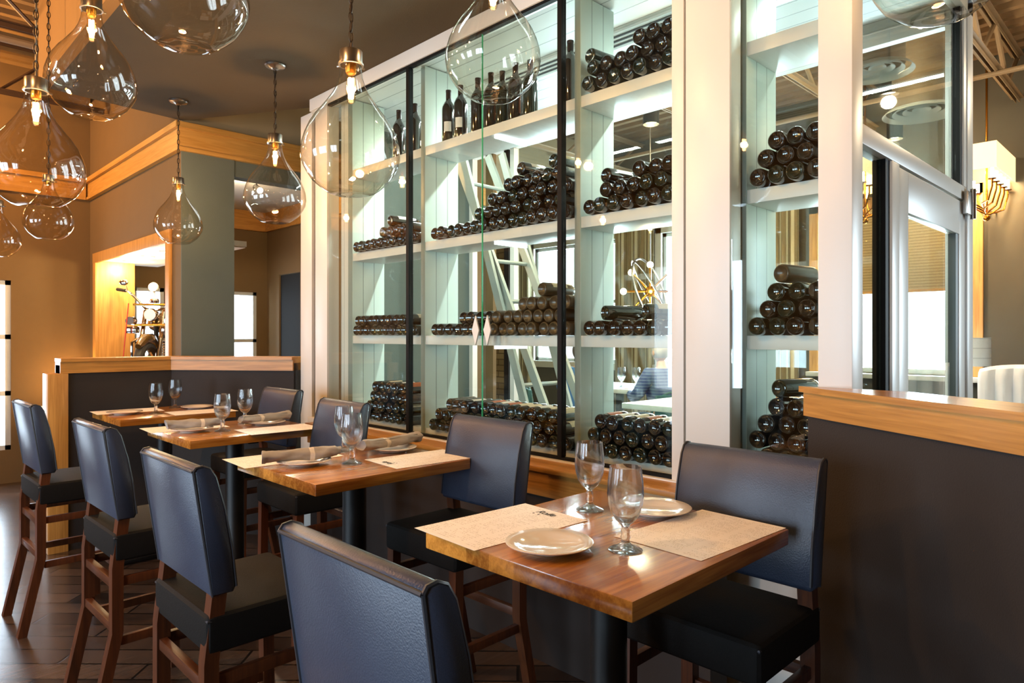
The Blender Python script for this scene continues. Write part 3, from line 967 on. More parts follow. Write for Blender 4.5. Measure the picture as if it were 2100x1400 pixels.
def pile(bay, lev, rows, kinds, xoff=0.0):
    """rows: (first y, count) counted from the near end; hexagonal packing"""
    y0, y1 = BAY[bay]
    for r, (start, n) in enumerate(rows):
        z = LV[lev] + 0.0385 + r * 0.0685
        n = min(n, int((y1 - 0.038 - start) / PITCH) + 1)
        for i in range(n):
            y = start + i * PITCH
            k = kinds(r, i, len(rows))
            yaw = random.uniform(-0.015, 0.015)
            x = 2.665 + random.uniform(-0.012, 0.012) + xoff
            lab = '%s wine bottle, %s from the left in the %s row, %s, %s' % ('brown' if k in AMB else 'dark', ORD[n - 1 - i], ROWN[r], LVN[lev], BAYN[bay])
            place(k, (x, y, z), (random.uniform(0, 0), R(90), yaw), lab, '%s row of bottles, %s, %s' % (ROWN[r], LVN[lev], BAYN[bay]))
def kd(r, i, n):
    top = r == n - 1
    c = random.random()
    if top: return PR[1] if c < 0.25 else PR[2] if c < 0.45 else PR[4] if c < 0.6 else PR[0]
    return PR[0] if c < 0.6 else PR[3] if c < 0.85 else PR[1]
def ka(r, i, n):
    return AMB[0] if random.random() < 0.8 else AMB[1]
def kb(r, i, n):      # brown ones with painted-in haze towards the near end, dark ones further on
    return (AMB[0] if i + r * 0.5 < 7.3 else PR[0])
H = PITCH / 2
def rows(bay, cnts, starts=None):
    y0 = BAY[bay][0] + 0.0395
    out = []
    for r, n in enumerate(cnts):
        st = y0 + (H if r % 2 else 0)
        if starts and starts[r]: st += starts[r] * PITCH
        out.append((st, n))
    return out
pile('B', 2, rows('B', (15, 9, 8, 6)), kd)
pile('B', 1, rows('B', (15, 11, 5)), kb)
pile('B', 0, rows('B', (15, 14, 12), (0, 0, 1)), kd)
pile('A', 2, rows('A', (10, 5), (0, 0)), kd)
pile('A', 1, rows('A', (10, 9)), kd)
pile('A', 0, rows('A', (7, 6, 6, 5), (1, 1, 1, 1)), kd)
pile('C', 3, rows('C', (7, 6, 3)), kd)
pile('C', 2, rows('C', (7, 5, 3)), kd)
pile('C', 1, rows('C', (7,)), kd)
pile('C', 0, rows('C', (7, 6, 6)), lambda r, i, n: (PR[(1, 2, 4)[i % 3]] if r == 2 else kd(0, i, 3)))
pile('D', 2, rows('D', (4, 3, 3)), kd)
pile('D', 1, rows('D', (4, 3, 3)), kd)
pile('D', 0, rows('D', (4, 3, 4, 3, 3)), lambda r, i, n: PR[0])
# bottles laid askew on the tops of the piles
def odd(bay, lev, row, y, yaw, kind, label, x=2.68):
    o = place(kind, (x, y, LV[lev] + 0.0385 + row * 0.0685 + 0.006), (0, R(90), yaw), label, 'x')
    del o['group']
odd('B', 2, 4, 2.66, -0.10, PR[2], 'wine bottle with a white label lying highest on the tall pile, shelf above eye level')
odd('B', 2, 4, 2.42, -0.12, PR[1], 'cream labelled wine bottle on the tall pile next to the black mullion')
odd('B', 1, 3, 2.50, -0.10, AMB[1], 'hazy brown wine bottle lying alone on top of the brown pile')
odd('A', 2, 2, 3.93, -0.10, PR[2], 'white labelled wine bottle on top of the small pile, farthest left bay')
odd('C', 3, 2, 2.17, -0.1, PR[3], 'dark wine bottle resting high at the left end, top shelf, left of the post')
odd('C', 2, 2, 2.07, -0.14, PR[2], 'wine bottle with a white label resting near the left of the upper shelf pile')
odd('C', 1, 1, 2.08, -0.42, PR[3], 'dark wine bottle lying slantwise beside the wheel chandelier, without a label')
odd('C', 1, 1, 1.84, -0.55, PR[1], 'slanting wine bottle with a cream label on the eye-level shelf left of the post')
odd('D', 1, 3, 1.19, -0.2, AMB[0], 'brownish wine bottle lying on the eye-level pile right of the thick post')
odd('D', 0, 5, 1.20, -0.25, PR[3], 'wine bottle lying lengthwise on top of the tall pile by the half wall')
# standing bottles on the top shelf
for (bay, y, k, lab) in (
    ('A', 3.99, 1, 'large dark wine bottle standing on the top shelf, farthest left bay, left one'),
    ('A', 3.80, 1, 'large dark wine bottle standing on the top shelf close to the far mullion'),
    ('B', 3.40, 0, 'standing wine bottle with a square white label, first beside the upright'),
    ('B', 3.28, 0, 'taller looking standing wine bottle with a square white label, second from the upright'),
    ('B', 3.15, 1, 'big dark bottle standing third in the row on the top shelf'),
    ('B', 3.03, 1, 'big dark bottle standing fourth in the row on the top shelf'),
    ('B', 2.93, 2, 'dark bottle standing fifth in the row, by the green glass edge'),
    ('B', 2.82, 1, 'dark bottle standing behind the hanging glass pendant, left one'),
    ('B', 2.70, 2, 'dark bottle standing behind the hanging glass pendant, right one'),
    ('B', 2.40, 1, 'large dark bottle standing alone on the top shelf next to the black mullion')):
    p = STAND[k]
    o = place(p, (2.80 if k != 0 else 2.77, y, LV[3] + 0.001), (0, 0, random.uniform(-0.2, 0.2)), lab, 'x')
    del o['group']

# ================================================================== TABLES
def make_table(label, cx, cy_, w_=0.755, d_=0.70, rz=0):
    t = thing('pub_table', label, 'table', (cx, cy_, 0), rz, None)
    b = nb(); box(b, -w_ / 2, w_ / 2, -d_ / 2, d_ / 2, 1.005, 1.05, 0.004); finish('tabletop', b, 'table', t)
    b = nb(); box(b, -0.26, 0.26, -0.03, 0.03, 0.985, 1.004); box(b, -0.03, 0.03, -0.26, 0.26, 0.985, 1.004); finish('mounting_spider', b, 'blackmetal', t)
    b = nb(); lathe(b, [(0, 0.03), (0.06, 0.03), (0.058, 0.05), (0.052, 0.06), (0.052, 0.97), (0.09, 0.984), (0, 0.984)], 24); finish('column', b, 'blackmetal', t)
    b = nb()
    for a in range(4):
        m = Matrix.Rotation(PI / 2 * a, 4, 'Z')
        box(b, 0.0, 0.30, -0.04, 0.04, 0.012, 0.034, 0.004, mat=m)
        lathe(b, [(0, 0), (0.022, 0), (0.022, 0.014), (0, 0.014)], 12, mat=m @ Matrix.Translation((0.27, 0, 0)))
    finish('cross_base', b, 'blackmetal', t)
    return t
TB = [(1.540, 1.178, 'amber butcher block pub table nearest, with two white plates and no napkins'),
      (1.620, 2.648, 'amber pub table second from the front, two rolled napkins and paired goblets'),
      (1.668, 4.060, 'amber pub table third from the front, behind the second grey napkin pair'),
      (1.664, 5.300, 'farthest amber pub table against the left half wall')]
for x, y, l in TB: make_table(l, x, y)

# ================================================================== STOOLS (local: sitter faces +x)
def make_stool(label):
    t = thing('bar_stool', label, 'stool', (0, 0, 0))
    W = 0.235
    # seat: thick upholstered box
    b = nb(); box(b, -0.165, 0.235, -W + 0.005, W - 0.005, 0.685, 0.80, 0.022, 3); s = finish('seat', b, 'seatcover', t)
    b = nb()
    pts = [(-0.16, -W + .01, 0.783), (0.228, -W + .01, 0.783), (0.228, W - .01, 0.783), (-0.16, W - .01, 0.783)]
    tube(b, pts, 0.005, 6, closed=True); finish('piping', b, 'welt', s)
    # back rest: slab with rounded top, leaning back
    b = nb()
    prof = [(-0.150, 0.855), (-0.203, 1.218), (-0.196, 1.228), (-0.178, 1.231), (-0.158, 1.222), (-0.142, 1.195), (-0.116, 1.10), (-0.094, 0.98), (-0.082, 0.87), (-0.09, 0.855)]
    ends = []
    ws = (-W, -W + 0.008, W - 0.008, W)
    rings = []
    cx = sum(p[0] for p in prof) / len(prof); cz = sum(p[1] for p in prof) / len(prof)
    for i, y in enumerate(ws):
        k = 0.965 if i in (0, 3) else 1.0
        rings.append([b.verts.new((cx + (x - cx) * (0.86 if i in (0, 3) else 1), y, cz + (z - cz) * (0.975 if i in (0, 3) else 1))) for x, z in prof])
    n = len(prof)
    for a, c in zip(rings, rings[1:]):
        for i in range(n): b.faces.new((a[i], a[(i + 1) % n], c[(i + 1) % n], c[i]))
    b.faces.new(rings[0]); b.faces.new(list(reversed(rings[-1])))
    bk = finish('backrest', b, 'vinyl', t, sharp=50)
    b = nb()
    for y in (-W + 0.004, W - 0.004):
        tube(b, [(x, y, z) for x, z in prof[1:9]], 0.0042, 6)
        tube(b, [(prof[0][0], y, prof[0][1]), (prof[1][0], y, prof[1][1])], 0.0038, 6)
    tube(b, [(prof[1][0] - 0.001, -W + 0.004, prof[1][1]), (prof[1][0] - 0.001, W - 0.004, prof[1][1])], 0.0045, 6)
    finish('piping', b, 'welt', bk)
    # legs
    for sy in (-1, 1):
        y = sy * (W - 0.032)
        b = nb()
        path = [(-0.125, 0.875), (-0.150, 0.66), (-0.150, 0.40), (-0.235, 0.0)]
        hw, th = 0.022, 0.021
        for (x0, z0), (x1, z1) in zip(path, path[1:]):
            vs_ = []
            q = [b.verts.new((x + dx, y + dy, z)) for (x, z) in ((x0, z0), (x1, z1)) for dx, dy in ((-th, -hw), (th, -hw), (th, hw), (-th, hw))]
            for k in range(4): b.faces.new((q[k], q[(k + 1) % 4], q[4 + (k + 1) % 4], q[4 + k]))
            if z0 > 0.8: b.faces.new(q[:4])
            if z1 == 0: b.faces.new(q[4:])
        bmesh.ops.remove_doubles(b, verts=b.verts, dist=0.0005)
        finish('leg', b, 'leg', t)
        b = nb(); bar(b, (0.205, y, 0.69), (0.215, y, 0.0), 0.040, 0.040); finish('leg', b, 'leg', t)
    for (z, nm) in ((0.60, 0), (0.36, 1)):
        for sy in (-1, 1):
            y = sy * (W - 0.032)
            b = nb(); box(b, -0.135, 0.192, y - 0.011, y + 0.011, z - 0.018, z + 0.018, 0.002); finish('stretcher', b, 'leg', t)
    b = nb(); box(b, -0.168, -0.142, -W + 0.055, W - 0.055, 0.40, 0.435, 0.002); finish('stretcher', b, 'rail', t)
    b = nb(); box(b, -0.165, -0.14, -W + 0.055, W - 0.055, 0.575, 0.61, 0.002); finish('stretcher', b, 'rail', t)
    b = nb(); box(b, 0.195, 0.222, -W + 0.055, W - 0.055, 0.27, 0.31, 0.002); finish('foot_rail', b, 'rail', t)
    return t
LS = [(0.812, 1.038, 0.0, 'blue grey vinyl bar stool nearest the camera, cut off by the bottom edge'),
      (0.900, 2.212, 0.0, 'blue grey vinyl bar stool drawn up to the second table from the front, aisle side'),
      (0.935, 3.300, 0.02, 'blue grey vinyl bar stool on the aisle side, third from the front'),
      (0.905, 4.610, 0.02, 'blue grey vinyl bar stool farthest left, its splayed legs on the aisle floor'),
      (1.915, 1.030, PI, 'dark blue bar stool between the nearest table and the right half wall'),
      (1.900, 2.245, PI + 0.02, 'dark blue bar stool against the oak ledge, behind the nearest table'),
      (1.86, 3.440, PI, 'dark blue bar stool seen behind the paired goblets, close to the wine glass'),
      (2.02, 4.520, PI + 0.03, 'dark bar stool in the far corner, against the left half wall')]
st0 = make_stool(LS[0][3])
st0.location = (LS[0][0], LS[0][1], 0)
for (x, y, rz, l) in LS[1:]:
    copy_tree(st0, (x, y, 0), rz, l)

# ================================================================== TABLEWARE
ZT = 1.0505
def goblet_mesh():
    b = nb()
    outer = [(0.0, 0.0), (0.040, 0.0), (0.044, 0.002), (0.040, 0.005), (0.026, 0.010), (0.014, 0.017), (0.010, 0.026), (0.013, 0.034), (0.010, 0.042),
             (0.0115, 0.052), (0.009, 0.060), (0.014, 0.068), (0.026, 0.078), (0.037, 0.095), (0.0445, 0.120), (0.047, 0.145), (0.0455, 0.175), (0.0415, 0.205), (0.0405, 0.214)]
    inner = [(0.0392, 0.214), (0.0398, 0.205), (0.0435, 0.175), (0.0448, 0.145), (0.0420, 0.121), (0.034, 0.098), (0.022, 0.083), (0.010, 0.077), (0.0, 0.076)]
    lathe(b, outer + inner, 32)
    return b
gob0 = finish('water_goblet', goblet_mesh(), 'goblet', sharp=60); gob0['category'] = 'goblet'
GB = [(1.430, 1.040, 'stemmed water goblet nearest the table corner, in front of its twin'),
      (1.680, 1.360, 'stemmed water goblet behind, by the logo end of the printed menu'),
      (1.560, 2.570, 'front goblet of the overlapping pair on the second table'),
      (1.700, 2.870, 'rear goblet of the overlapping pair on the second table'),
      (1.555, 3.960, 'left front goblet on the third table, between two rolled napkins'),
      (1.794, 4.210, 'right rear goblet on the third table, by a rolled napkin'),
      (1.570, 5.180, 'left goblet on the farthest table'),
      (1.800, 5.490, 'right goblet on the farthest table, before the half wall')]
for i, (x, y, l) in enumerate(GB):
    o = gob0 if i == 0 else gob0.copy()
    if i: COL.objects.link(o)
    o.location = (x, y, ZT); o['label'] = l
def plate_mesh():
    b = nb()
    lathe(b, [(0, 0.0045), (0.055, 0.0045), (0.06, 0.0), (0.066, 0.0), (0.068, 0.004), (0.088, 0.010), (0.1125, 0.0165), (0.114, 0.019), (0.112, 0.0205),
              (0.088, 0.0145), (0.078, 0.013), (0.070, 0.0085), (0.0, 0.0075)], 48)
    return b
pl0 = finish('side_plate', plate_mesh(), 'china', sharp=60); pl0['category'] = 'plate'
PLT = [(1.300, 1.186, ZT + .0008, 'off white side plate overlapping the corner of the logo menu'),
       (1.800, 1.200, ZT, 'off white side plate behind the goblets on the nearest table'),
       (1.405, 2.700, ZT + .0008, 'side plate under the left rolled napkin, second table'),
       (1.870, 2.715, ZT + .0008, 'side plate under the right rolled napkin, second table'),
       (1.431, 4.080, ZT + .0008, 'side plate under the left rolled napkin, third table'),
       (1.870, 4.075, ZT + .0008, 'side plate under the right rolled napkin, third table'),
       (1.405, 5.300, ZT + .0008, 'thin pale plate on the left of the farthest table'),
       (1.905, 5.330, ZT + .0008, 'thin pale plate on the right of the farthest table')]
for i, (x, y, z, l) in enumerate(PLT):
    o = pl0 if i == 0 else pl0.copy()
    if i: COL.objects.link(o)
    o.location = (x, y, z); o['label'] = l
# menus: long side along local x
def menu(cx, cy_, rz, label, k, logo=None, lx=0.43, ly=0.275, flip=False):
    b = nb()
    n = 8
    vs0 = []
    for i in range(n + 1):
        x = -lx / 2 + lx * i / n
        h = 0.0003 + 0.004 * max(0, abs(x) / (lx / 2) - 0.8) ** 2
        vs0.append((b.verts.new((x, -ly / 2, h)), b.verts.new((x, ly / 2, h))))
    for p, q in zip(vs0, vs0[1:]): b.faces.new((p[0], q[0], q[1], p[1]))
    top = bmesh.ops.extrude_face_region(b, geom=b.faces[:])
    bmesh.ops.translate(b, verts=[v for v in top['geom'] if isinstance(v, bmesh.types.BMVert)], vec=(0, 0, 0.0005))
    o = finish('menu_sheet', b, PAPERS[k]); o.location = (cx, cy_, ZT); o.rotation_euler = (0, 0, rz)
    tag(o, label, 'menu')
    if logo:
        cu = bpy.data.curves.new('logo_text', 'FONT')
        cu.body = logo; cu.size = 0.036; cu.shear = 0.35; cu.extrude = 0.0001; cu.offset = 0.0006; cu.align_x = 'CENTER'
        tmp = bpy.data.objects.new('tmp', cu)
        COL.objects.link(tmp)
        dg = bpy.context.evaluated_depsgraph_get()
        me = bpy.data.meshes.new_from_object(tmp.evaluated_get(dg))
        COL.objects.unlink(tmp)
        bm = bmesh.new(); bm.from_mesh(me)
        for dx in (-0.03, -0.008):
            cyl(bm, (dx, -0.014, -0.0001), (dx, -0.014, 0.0001), 0.004, n=10)
        m = Matrix.Translation((lx / 2 - 0.050, 0.0, 0.0013)) @ Matrix.Rotation(R(-90), 4, 'Z')
        bmesh.ops.transform(bm, matrix=m, verts=bm.verts)
        finish('logo', bm, 'ink', o)
    return o
menu(1.370, 1.432, R(-3), 'printed paper menu with a small dark script logo, nearest table', 0, 'Rolle')
menu(1.712, 0.985, R(-3), 'printed paper menu without visible logo, on the wood by the right corner', 1)
menu(1.415, 2.905, R(-3), 'paper menu sticking out past the left edge of the second table', 2, lx=0.45)
menu(1.845, 2.455, R(-4), 'paper menu lying at the right front of the second table', 0, 'Rolle', lx=0.42).rotation_euler = (0, 0, R(176))
menu(1.455, 4.270, R(-3), 'paper menu sticking out past the left edge of the third table', 1)
menu(1.830, 3.815, R(-3), 'paper menu lying at the right front of the third table', 2)
menu(1.475, 5.500, R(-3), 'paper menu at the rear left of the farthest table', 0)
menu(1.850, 5.090, R(-3), 'paper menu at the front right of the farthest table', 1)
# rolled napkins
def napkin(x0, y0, x1, y1, label, z=ZT + 0.047):
    L_ = math.hypot(x1 - x0, y1 - y0)
    a = math.atan2(y1 - y0, x1 - x0)
    b = nb()
    n, m = 40, 28
    rng = random.Random(int(x0 * 1000 + y0 * 77))
    ph = rng.uniform(0, 6)
    rings = []
    for i in range(n + 1):
        t = i / n; x = -L_ / 2 + L_ * t
        r0 = 0.0285 + 0.0025 * math.sin(t * 9 + ph) + (0.004 if t < 0.05 else 0) - (0.006 if t > 0.93 else 0)
        ring = []
        for k in range(m):
            th = 2 * PI * k / m
            r = r0 * (1 + 0.10 * math.sin(2 * th + t * 7 + ph) + 0.06 * math.sin(5 * th - t * 11) + 0.05 * math.sin(3 * th + t * 23))
            sag = -0.004 * math.sin(PI * t)
            ring.append(b.verts.new((x + 0.008 * math.sin(th + ph) * (1 if i in (0, n) else 0.2), r * math.cos(th) * 1.15, r * math.sin(th) * 0.82 + sag)))
        rings.append(ring)
    for p, q in zip(rings, rings[1:]):
        for k in range(m): b.faces.new((p[k], p[(k + 1) % m], q[(k + 1) % m], q[k]))
    # spiral look of the open end: inset hollows
    for ring, s in ((rings[0], 1), (rings[-1], -1)):
        c = sum((v.co for v in ring), Vector()) / m
        inner = [b.verts.new(c + (v.co - c) * 0.62 + Vector((0.012 * s, 0, 0))) for v in ring]
        for k in range(m): b.faces.new((ring[k], ring[(k + 1) % m], inner[(k + 1) % m], inner[k]))
        b.faces.new(inner)
    # flap edge of cloth running along the roll
    tube(b, [(-L_ / 2 + 0.02, 0.020, 0.0165), (0, 0.022, 0.015), (L_ / 2 - 0.02, 0.017, 0.017)], 0.0022, 6)
    o = finish('rolled_napkin', b, 'napkin', sharp=60)
    o.location = ((x0 + x1) / 2, (y0 + y1) / 2, z); o.rotation_euler = (0, 0, a)
    tag(o, label, 'napkin')
napkin(1.235, 2.735, 1.56, 2.66, 'striped grey rolled napkin on the left plate of the second table')
napkin(2.03, 2.735, 1.68, 2.69, 'striped grey rolled napkin on the right plate of the second table', z=ZT + 0.049)
napkin(1.300, 4.110, 1.60, 4.06, 'striped grey rolled napkin on the left plate of the third table')
napkin(2.020, 4.09, 1.70, 4.055, 'striped grey rolled napkin on the right plate of the third table')

# ================================================================== GLASS PENDANTS
GP = [(0.0, 0.0), (0.10, 0.001), (0.19, 0.004), (0.235, 0.018), (0.30, 0.064), (0.385, 0.135), (0.445, 0.223), (0.485, 0.30), (0.5, 0.39), (0.49, 0.50), (0.462, 0.60),
      (0.418, 0.70), (0.362, 0.79), (0.305, 0.86), (0.245, 0.94), (0.19, 1.02), (0.145, 1.11), (0.118, 1.20), (0.105, 1.30), (0.103, 1.36)]
def pendant(x, y, zb, D, label, lit=True, ztop=3.43, power=22):
    t = thing('pendant_lamp', label, 'pendant lamp', (x, y, zb), 0, None)
    b = nb(); lathe(b, [(r * D, z * D) for r, z in GP], 48); finish('glass_globe', b, 'globe', t, sharp=80)
    b = nb(); lathe(b, [(0, 1.47 * D), (0.112 * D, 1.47 * D), (0.115 * D, 1.465 * D), (0.115 * D, 1.345 * D), (0.128 * D, 1.34 * D), (0.128 * D, 1.32 * D), (0.110 * D, 1.318 * D), (0.108 * D, 1.40 * D), (0, 1.41 * D)], 32)
    cap = finish('socket_cap', b, 'steel', t)
    b = nb(); cyl(b, (0.12 * D, 0, 1.33 * D), (0.16 * D, 0, 1.33 * D), 0.012 * D, n=8); cyl(b, (-0.06 * D, 0.10 * D, 1.33 * D), (-0.075 * D, 0.14 * D, 1.33 * D), 0.012 * D, n=8)
    finish('thumb_screw', b, 'steel', cap)
    b = nb(); lathe(b, [(0, 1.40 * D), (0.055 * D, 1.40 * D), (0.055 * D, 1.25 * D), (0.045 * D, 1.235 * D), (0, 1.235 * D)], 20); finish('bulb_holder', b, 'brass', t)
    b = nb(); lathe(b, [(0.03 * D, 1.236 * D), (0.047 * D, 1.20 * D), (0.05 * D, 1.15 * D), (0.05 * D, 0.99 * D), (0.043 * D, 0.955 * D), (0.02 * D, 0.935 * D), (0, 0.93 * D)], 20)
    bu = finish('bulb', b, 'bulbglass', t)
    if lit:
        b = nb()
        for k in range(4):
            a = PI / 2 * k + 0.5
            cyl(b, (0.017 * D * math.cos(a), 0.017 * D * math.sin(a), 0.985 * D), (0.024 * D * math.cos(a), 0.024 * D * math.sin(a), 1.19 * D), 0.013 * D, n=8)
        finish('filament', b, 'bulb', bu)
        point('pendant_light', (0, 0, 1.09 * D), power, (1.0, 0.66, 0.38), t, 0.02)
    # chain and canopy
    zc = ztop - zb
    b = nb(); lathe(b, [(0, zc - 0.034), (0.02, zc - 0.034), (0.028, zc - 0.026), (0.062, zc - 0.016), (0.068, zc - 0.008), (0.068, zc - 0.0005), (0, zc - 0.0005)], 28)
    finish('ceiling_canopy', b, 'steel', t)
    z = 1.47 * D - 0.002
    b = nb(); k = 0; lk = 0.045
    while z < zc - 0.03:
        pts = []
        for i in range(10):
            a = 2 * PI * i / 10
            u = 0.009 * math.cos(a); vv = (lk / 2) * math.sin(a)
            pts.append(((u, 0, z + lk / 2 + vv) if k % 2 else (0, u, z + lk / 2 + vv)))
        tube(b, pts, 0.0024, 5, closed=True)
        z += lk * 0.82; k += 1
    tube(b, [(0.002 * math.sin(i * 1.7), 0.003 * math.cos(i), 1.47 * D + (zc - 0.03 - 1.47 * D) * i / 12) for i in range(13)], 0.0026, 5)
    finish('chain', b, 'darkchain', t)
    return t
pendant(1.41, 2.33, 2.149, 0.38, 'large clear teardrop pendant hanging in front of the far mullion, centre left')
pendant(1.84, 1.98, 2.538, 0.38, 'clear teardrop pendant at the top edge in front of the standing bottles')
pendant(0.76, 2.23, 2.504, 0.38, 'largest looking pendant, only its round bottom showing at the top edge', ztop=4.55)
pendant(0.83, 3.66, 2.626, 0.38, 'clear teardrop pendant high on the left before the orange fascia', ztop=4.55)
pendant(0.60, 3.58, 2.164, 0.38, 'clear teardrop pendant cut by the left edge, below the roof joists', ztop=4.55)
pendant(2.32, 0.55, 2.543, 0.38, 'clear pendant whose bottom hangs into the top right corner')
pendant(2.08, 4.40, 2.362, 0.405, 'clear teardrop pendant on a chain, nearest the white corner of the wine room')
pendant(1.86, 5.60, 2.314, 0.35, 'smallest lit teardrop pendant on a long chain by the grey wall corner')
pendant(0.93, 5.15, 2.21, 0.28, 'unlit clear glass pendant low behind the left hand pendants', lit=False, ztop=4.55)
pendant(0.81, 6.20, 2.18, 0.28, 'small clear pendant half cut off at the left edge', lit=False, ztop=4.55)

# ================================================================== CEILING STEELWORK AND FIXTURES
def joist(label, y, x0, x1, zt, zb, pitch=0.5, mat='truss'):
    t = thing('roof_joist', label, 'roof joist', ((x0 + x1) / 2, y, zb), 0, 'open web roof joists')
    del t['group']
    for z in (zt, zb):
        b = nb()
        for s in (-1, 1): box(b, x0, x1, y + s * 0.012, y + s * 0.05, z - 0.004, z + 0.004); box(b, x0, x1, y + s * 0.012, y + s * 0.018, z - 0.04, z)
        finish('chord', b, mat, t, True)
    b = nb(); n = int((x1 - x0) / pitch); pts = []
    for i in range(n + 1): pts.append((x0 + i * pitch, y, zt if i % 2 else zb))
    tube(b, pts, 0.02, 6); finish('web_rod', b, mat, t, True)
    return t
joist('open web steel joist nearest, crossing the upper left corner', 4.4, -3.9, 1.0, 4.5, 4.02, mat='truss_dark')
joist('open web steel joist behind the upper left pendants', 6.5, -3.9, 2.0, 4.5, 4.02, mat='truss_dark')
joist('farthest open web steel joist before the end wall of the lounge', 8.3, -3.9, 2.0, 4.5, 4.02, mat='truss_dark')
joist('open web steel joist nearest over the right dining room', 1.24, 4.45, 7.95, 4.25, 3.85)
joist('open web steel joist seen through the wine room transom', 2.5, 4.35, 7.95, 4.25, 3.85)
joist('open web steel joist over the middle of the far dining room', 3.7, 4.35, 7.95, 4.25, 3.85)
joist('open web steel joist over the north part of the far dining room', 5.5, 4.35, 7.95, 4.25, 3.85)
for x, l in ((5.3, 'thin steel pipe under the dining deck, nearer the wine room'), (6.9, 'thin steel pipe under the dining deck, nearer the windows')):
    b = nb(); cyl(b, (x, -2.9, 3.80), (x, 9.9, 3.80), 0.022, n=10); tag(finish('ceiling_pipe', b, 'truss'), l, 'pipe')
b = nb(); cyl(b, (-3.9, 6.6, 3.93), (2.0, 6.6, 3.93), 0.03, n=10); tag(finish('ceiling_pipe', b, 'truss'), 'brown pipe crossing under the lounge joists at upper left', 'pipe')

def can_light(x, y, z, ztop, label, power=25, r=0.07, col=(1, .78, .5)):
    t = thing('can_light', label, 'ceiling light', (x, y, z))
    b = nb(); lathe(b, [(r * 0.9, 0.03), (r, 0), (r, 0.2), (0.02, 0.215), (0, 0.215)], 20); finish('housing', b, 'blackmetal', t)
    b = nb(); lathe(b, [(0, 0.028), (r * 0.88, 0.028)], 20); finish('lens', b, 'lampwhite', t)
    b = nb(); cyl(b, (0, 0, 0.2), (0, 0, ztop - z), 0.008, n=8); finish('stem', b, 'blackmetal', t)
    point('can_light_lamp', (0, 0, -0.06), power, col, t, 0.05)
can_light(5.05, 3.40, 3.45, 4.3, 'small round can light seen through the wine shelves above the wheel chandelier')
can_light(7.26, 2.10, 3.50, 4.3, 'small glowing can light seen through the transom glass')
can_light(5.55, 1.80, 3.72, 4.3, 'bright can light high behind the transom glass', 30)
can_light(6.2, 0.0, 3.6, 4.3, 'can light over the right dining room beyond the frame', 35)
can_light(-1.2, 5.2, 3.7, 4.55, 'added unseen warm can light in the lounge ceiling left of the frame', 110, col=(1, .5, .16))  # unseen fixtures added for the orange glow up in the lounge
can_light(0.1, 8.2, 3.9, 4.55, 'added unseen warm can light deep in the lounge left of the frame', 130, col=(1, .5, .16))
can_light(-0.6, 2.2, 3.7, 4.55, 'added unseen warm can light high in the lounge before the pendants', 60, col=(1, .5, .18))
def diffuser(x, y, z, r, ztop, label):
    t = thing('air_diffuser', label, 'air diffuser', (x, y, z))
    for i, k in enumerate((1.0, 0.74, 0.48, 0.24)):
        b = nb(); lathe(b, [(r * k, 0.0 + i * 0.012), (r * (k - 0.1), 0.028 + i * 0.012), (r * (k - 0.1), 0.034 + i * 0.012), (r * k, 0.006 + i * 0.012), (r * k, 0.0 + i * 0.012)], 40)
        finish('ring', b, 'whiteceil', t)
    b = nb(); lathe(b, [(r * 0.75, 0.05), (r * 0.75, ztop - z)], 32); finish('duct_neck', b, 'truss', t)
diffuser(6.6, 1.70, 3.5, 0.30, 4.3, 'round white ringed air diffuser, the lower one behind the transom')
diffuser(5.34, 1.66, 3.5, 0.24, 4.3, 'round white ringed air diffuser beside the white post, the upper one')

def shade_chandelier(x, y, label):
    t = thing('shaded_chandelier', label, 'chandelier', (x, y, 3.07))
    b = nb()
    for (a, c, d, e) in ((-.55, .55, -.175, -.172), (-.55, .55, .172, .175), (-.55, -.547, -.172, .172), (.547, .55, -.172, .172)):
        box(b, a, c, d, e, 0, 0.23)
    finish('fabric_shade', b, 'shade', t)
    b = nb(); box(b, -.545, .545, -.17, .17, 0.19, 0.2); finish('shade_top', b, 'shade', t)
    b = nb(); cyl(b, (0, 0, -0.36), (0, 0, 1.2), 0.01, n=8); ball(b, (0, 0, -0.36), 0.03); finish('stem', b, 'brass', t)
    for i in range(6):
        for s in (-1, 1):
            u = (i - 2.5) * 0.17
            b = nb()
            tube(b, [(u * 0.25, 0, -0.34 + abs(u) * 0.12), (u * 0.8, s * 0.03, -0.32 + abs(u) * 0.12), (u, s * 0.09, -0.26), (u, s * 0.12, -0.14), (u, s * 0.12, -0.08)], 0.008, 8)
            lathe(b, [(0, -0.085), (0.03, -0.08), (0.034, -0.072), (0, -0.072)], 14, (u, s * 0.12, 0))
            a = finish('arm', b, 'brass', t)
            b = nb(); cyl(b, (u, s * 0.12, -0.071), (u, s * 0.12, 0.02), 0.014, n=10); finish('candle_lamp', b, 'lampwhite', a)
    point('chandelier_light', (0, 0, 0.08), 45, (1, .75, .42), t, 0.1)
shade_chandelier(7.70, 1.44, 'brass armed chandelier with long cream box shade, right of the wine room')
shade_chandelier(7.05, 2.30, 'added box shaded chandelier standing in for a reflection in the transom glass')  # chandelier added to stand for a shade's reflection in the transom

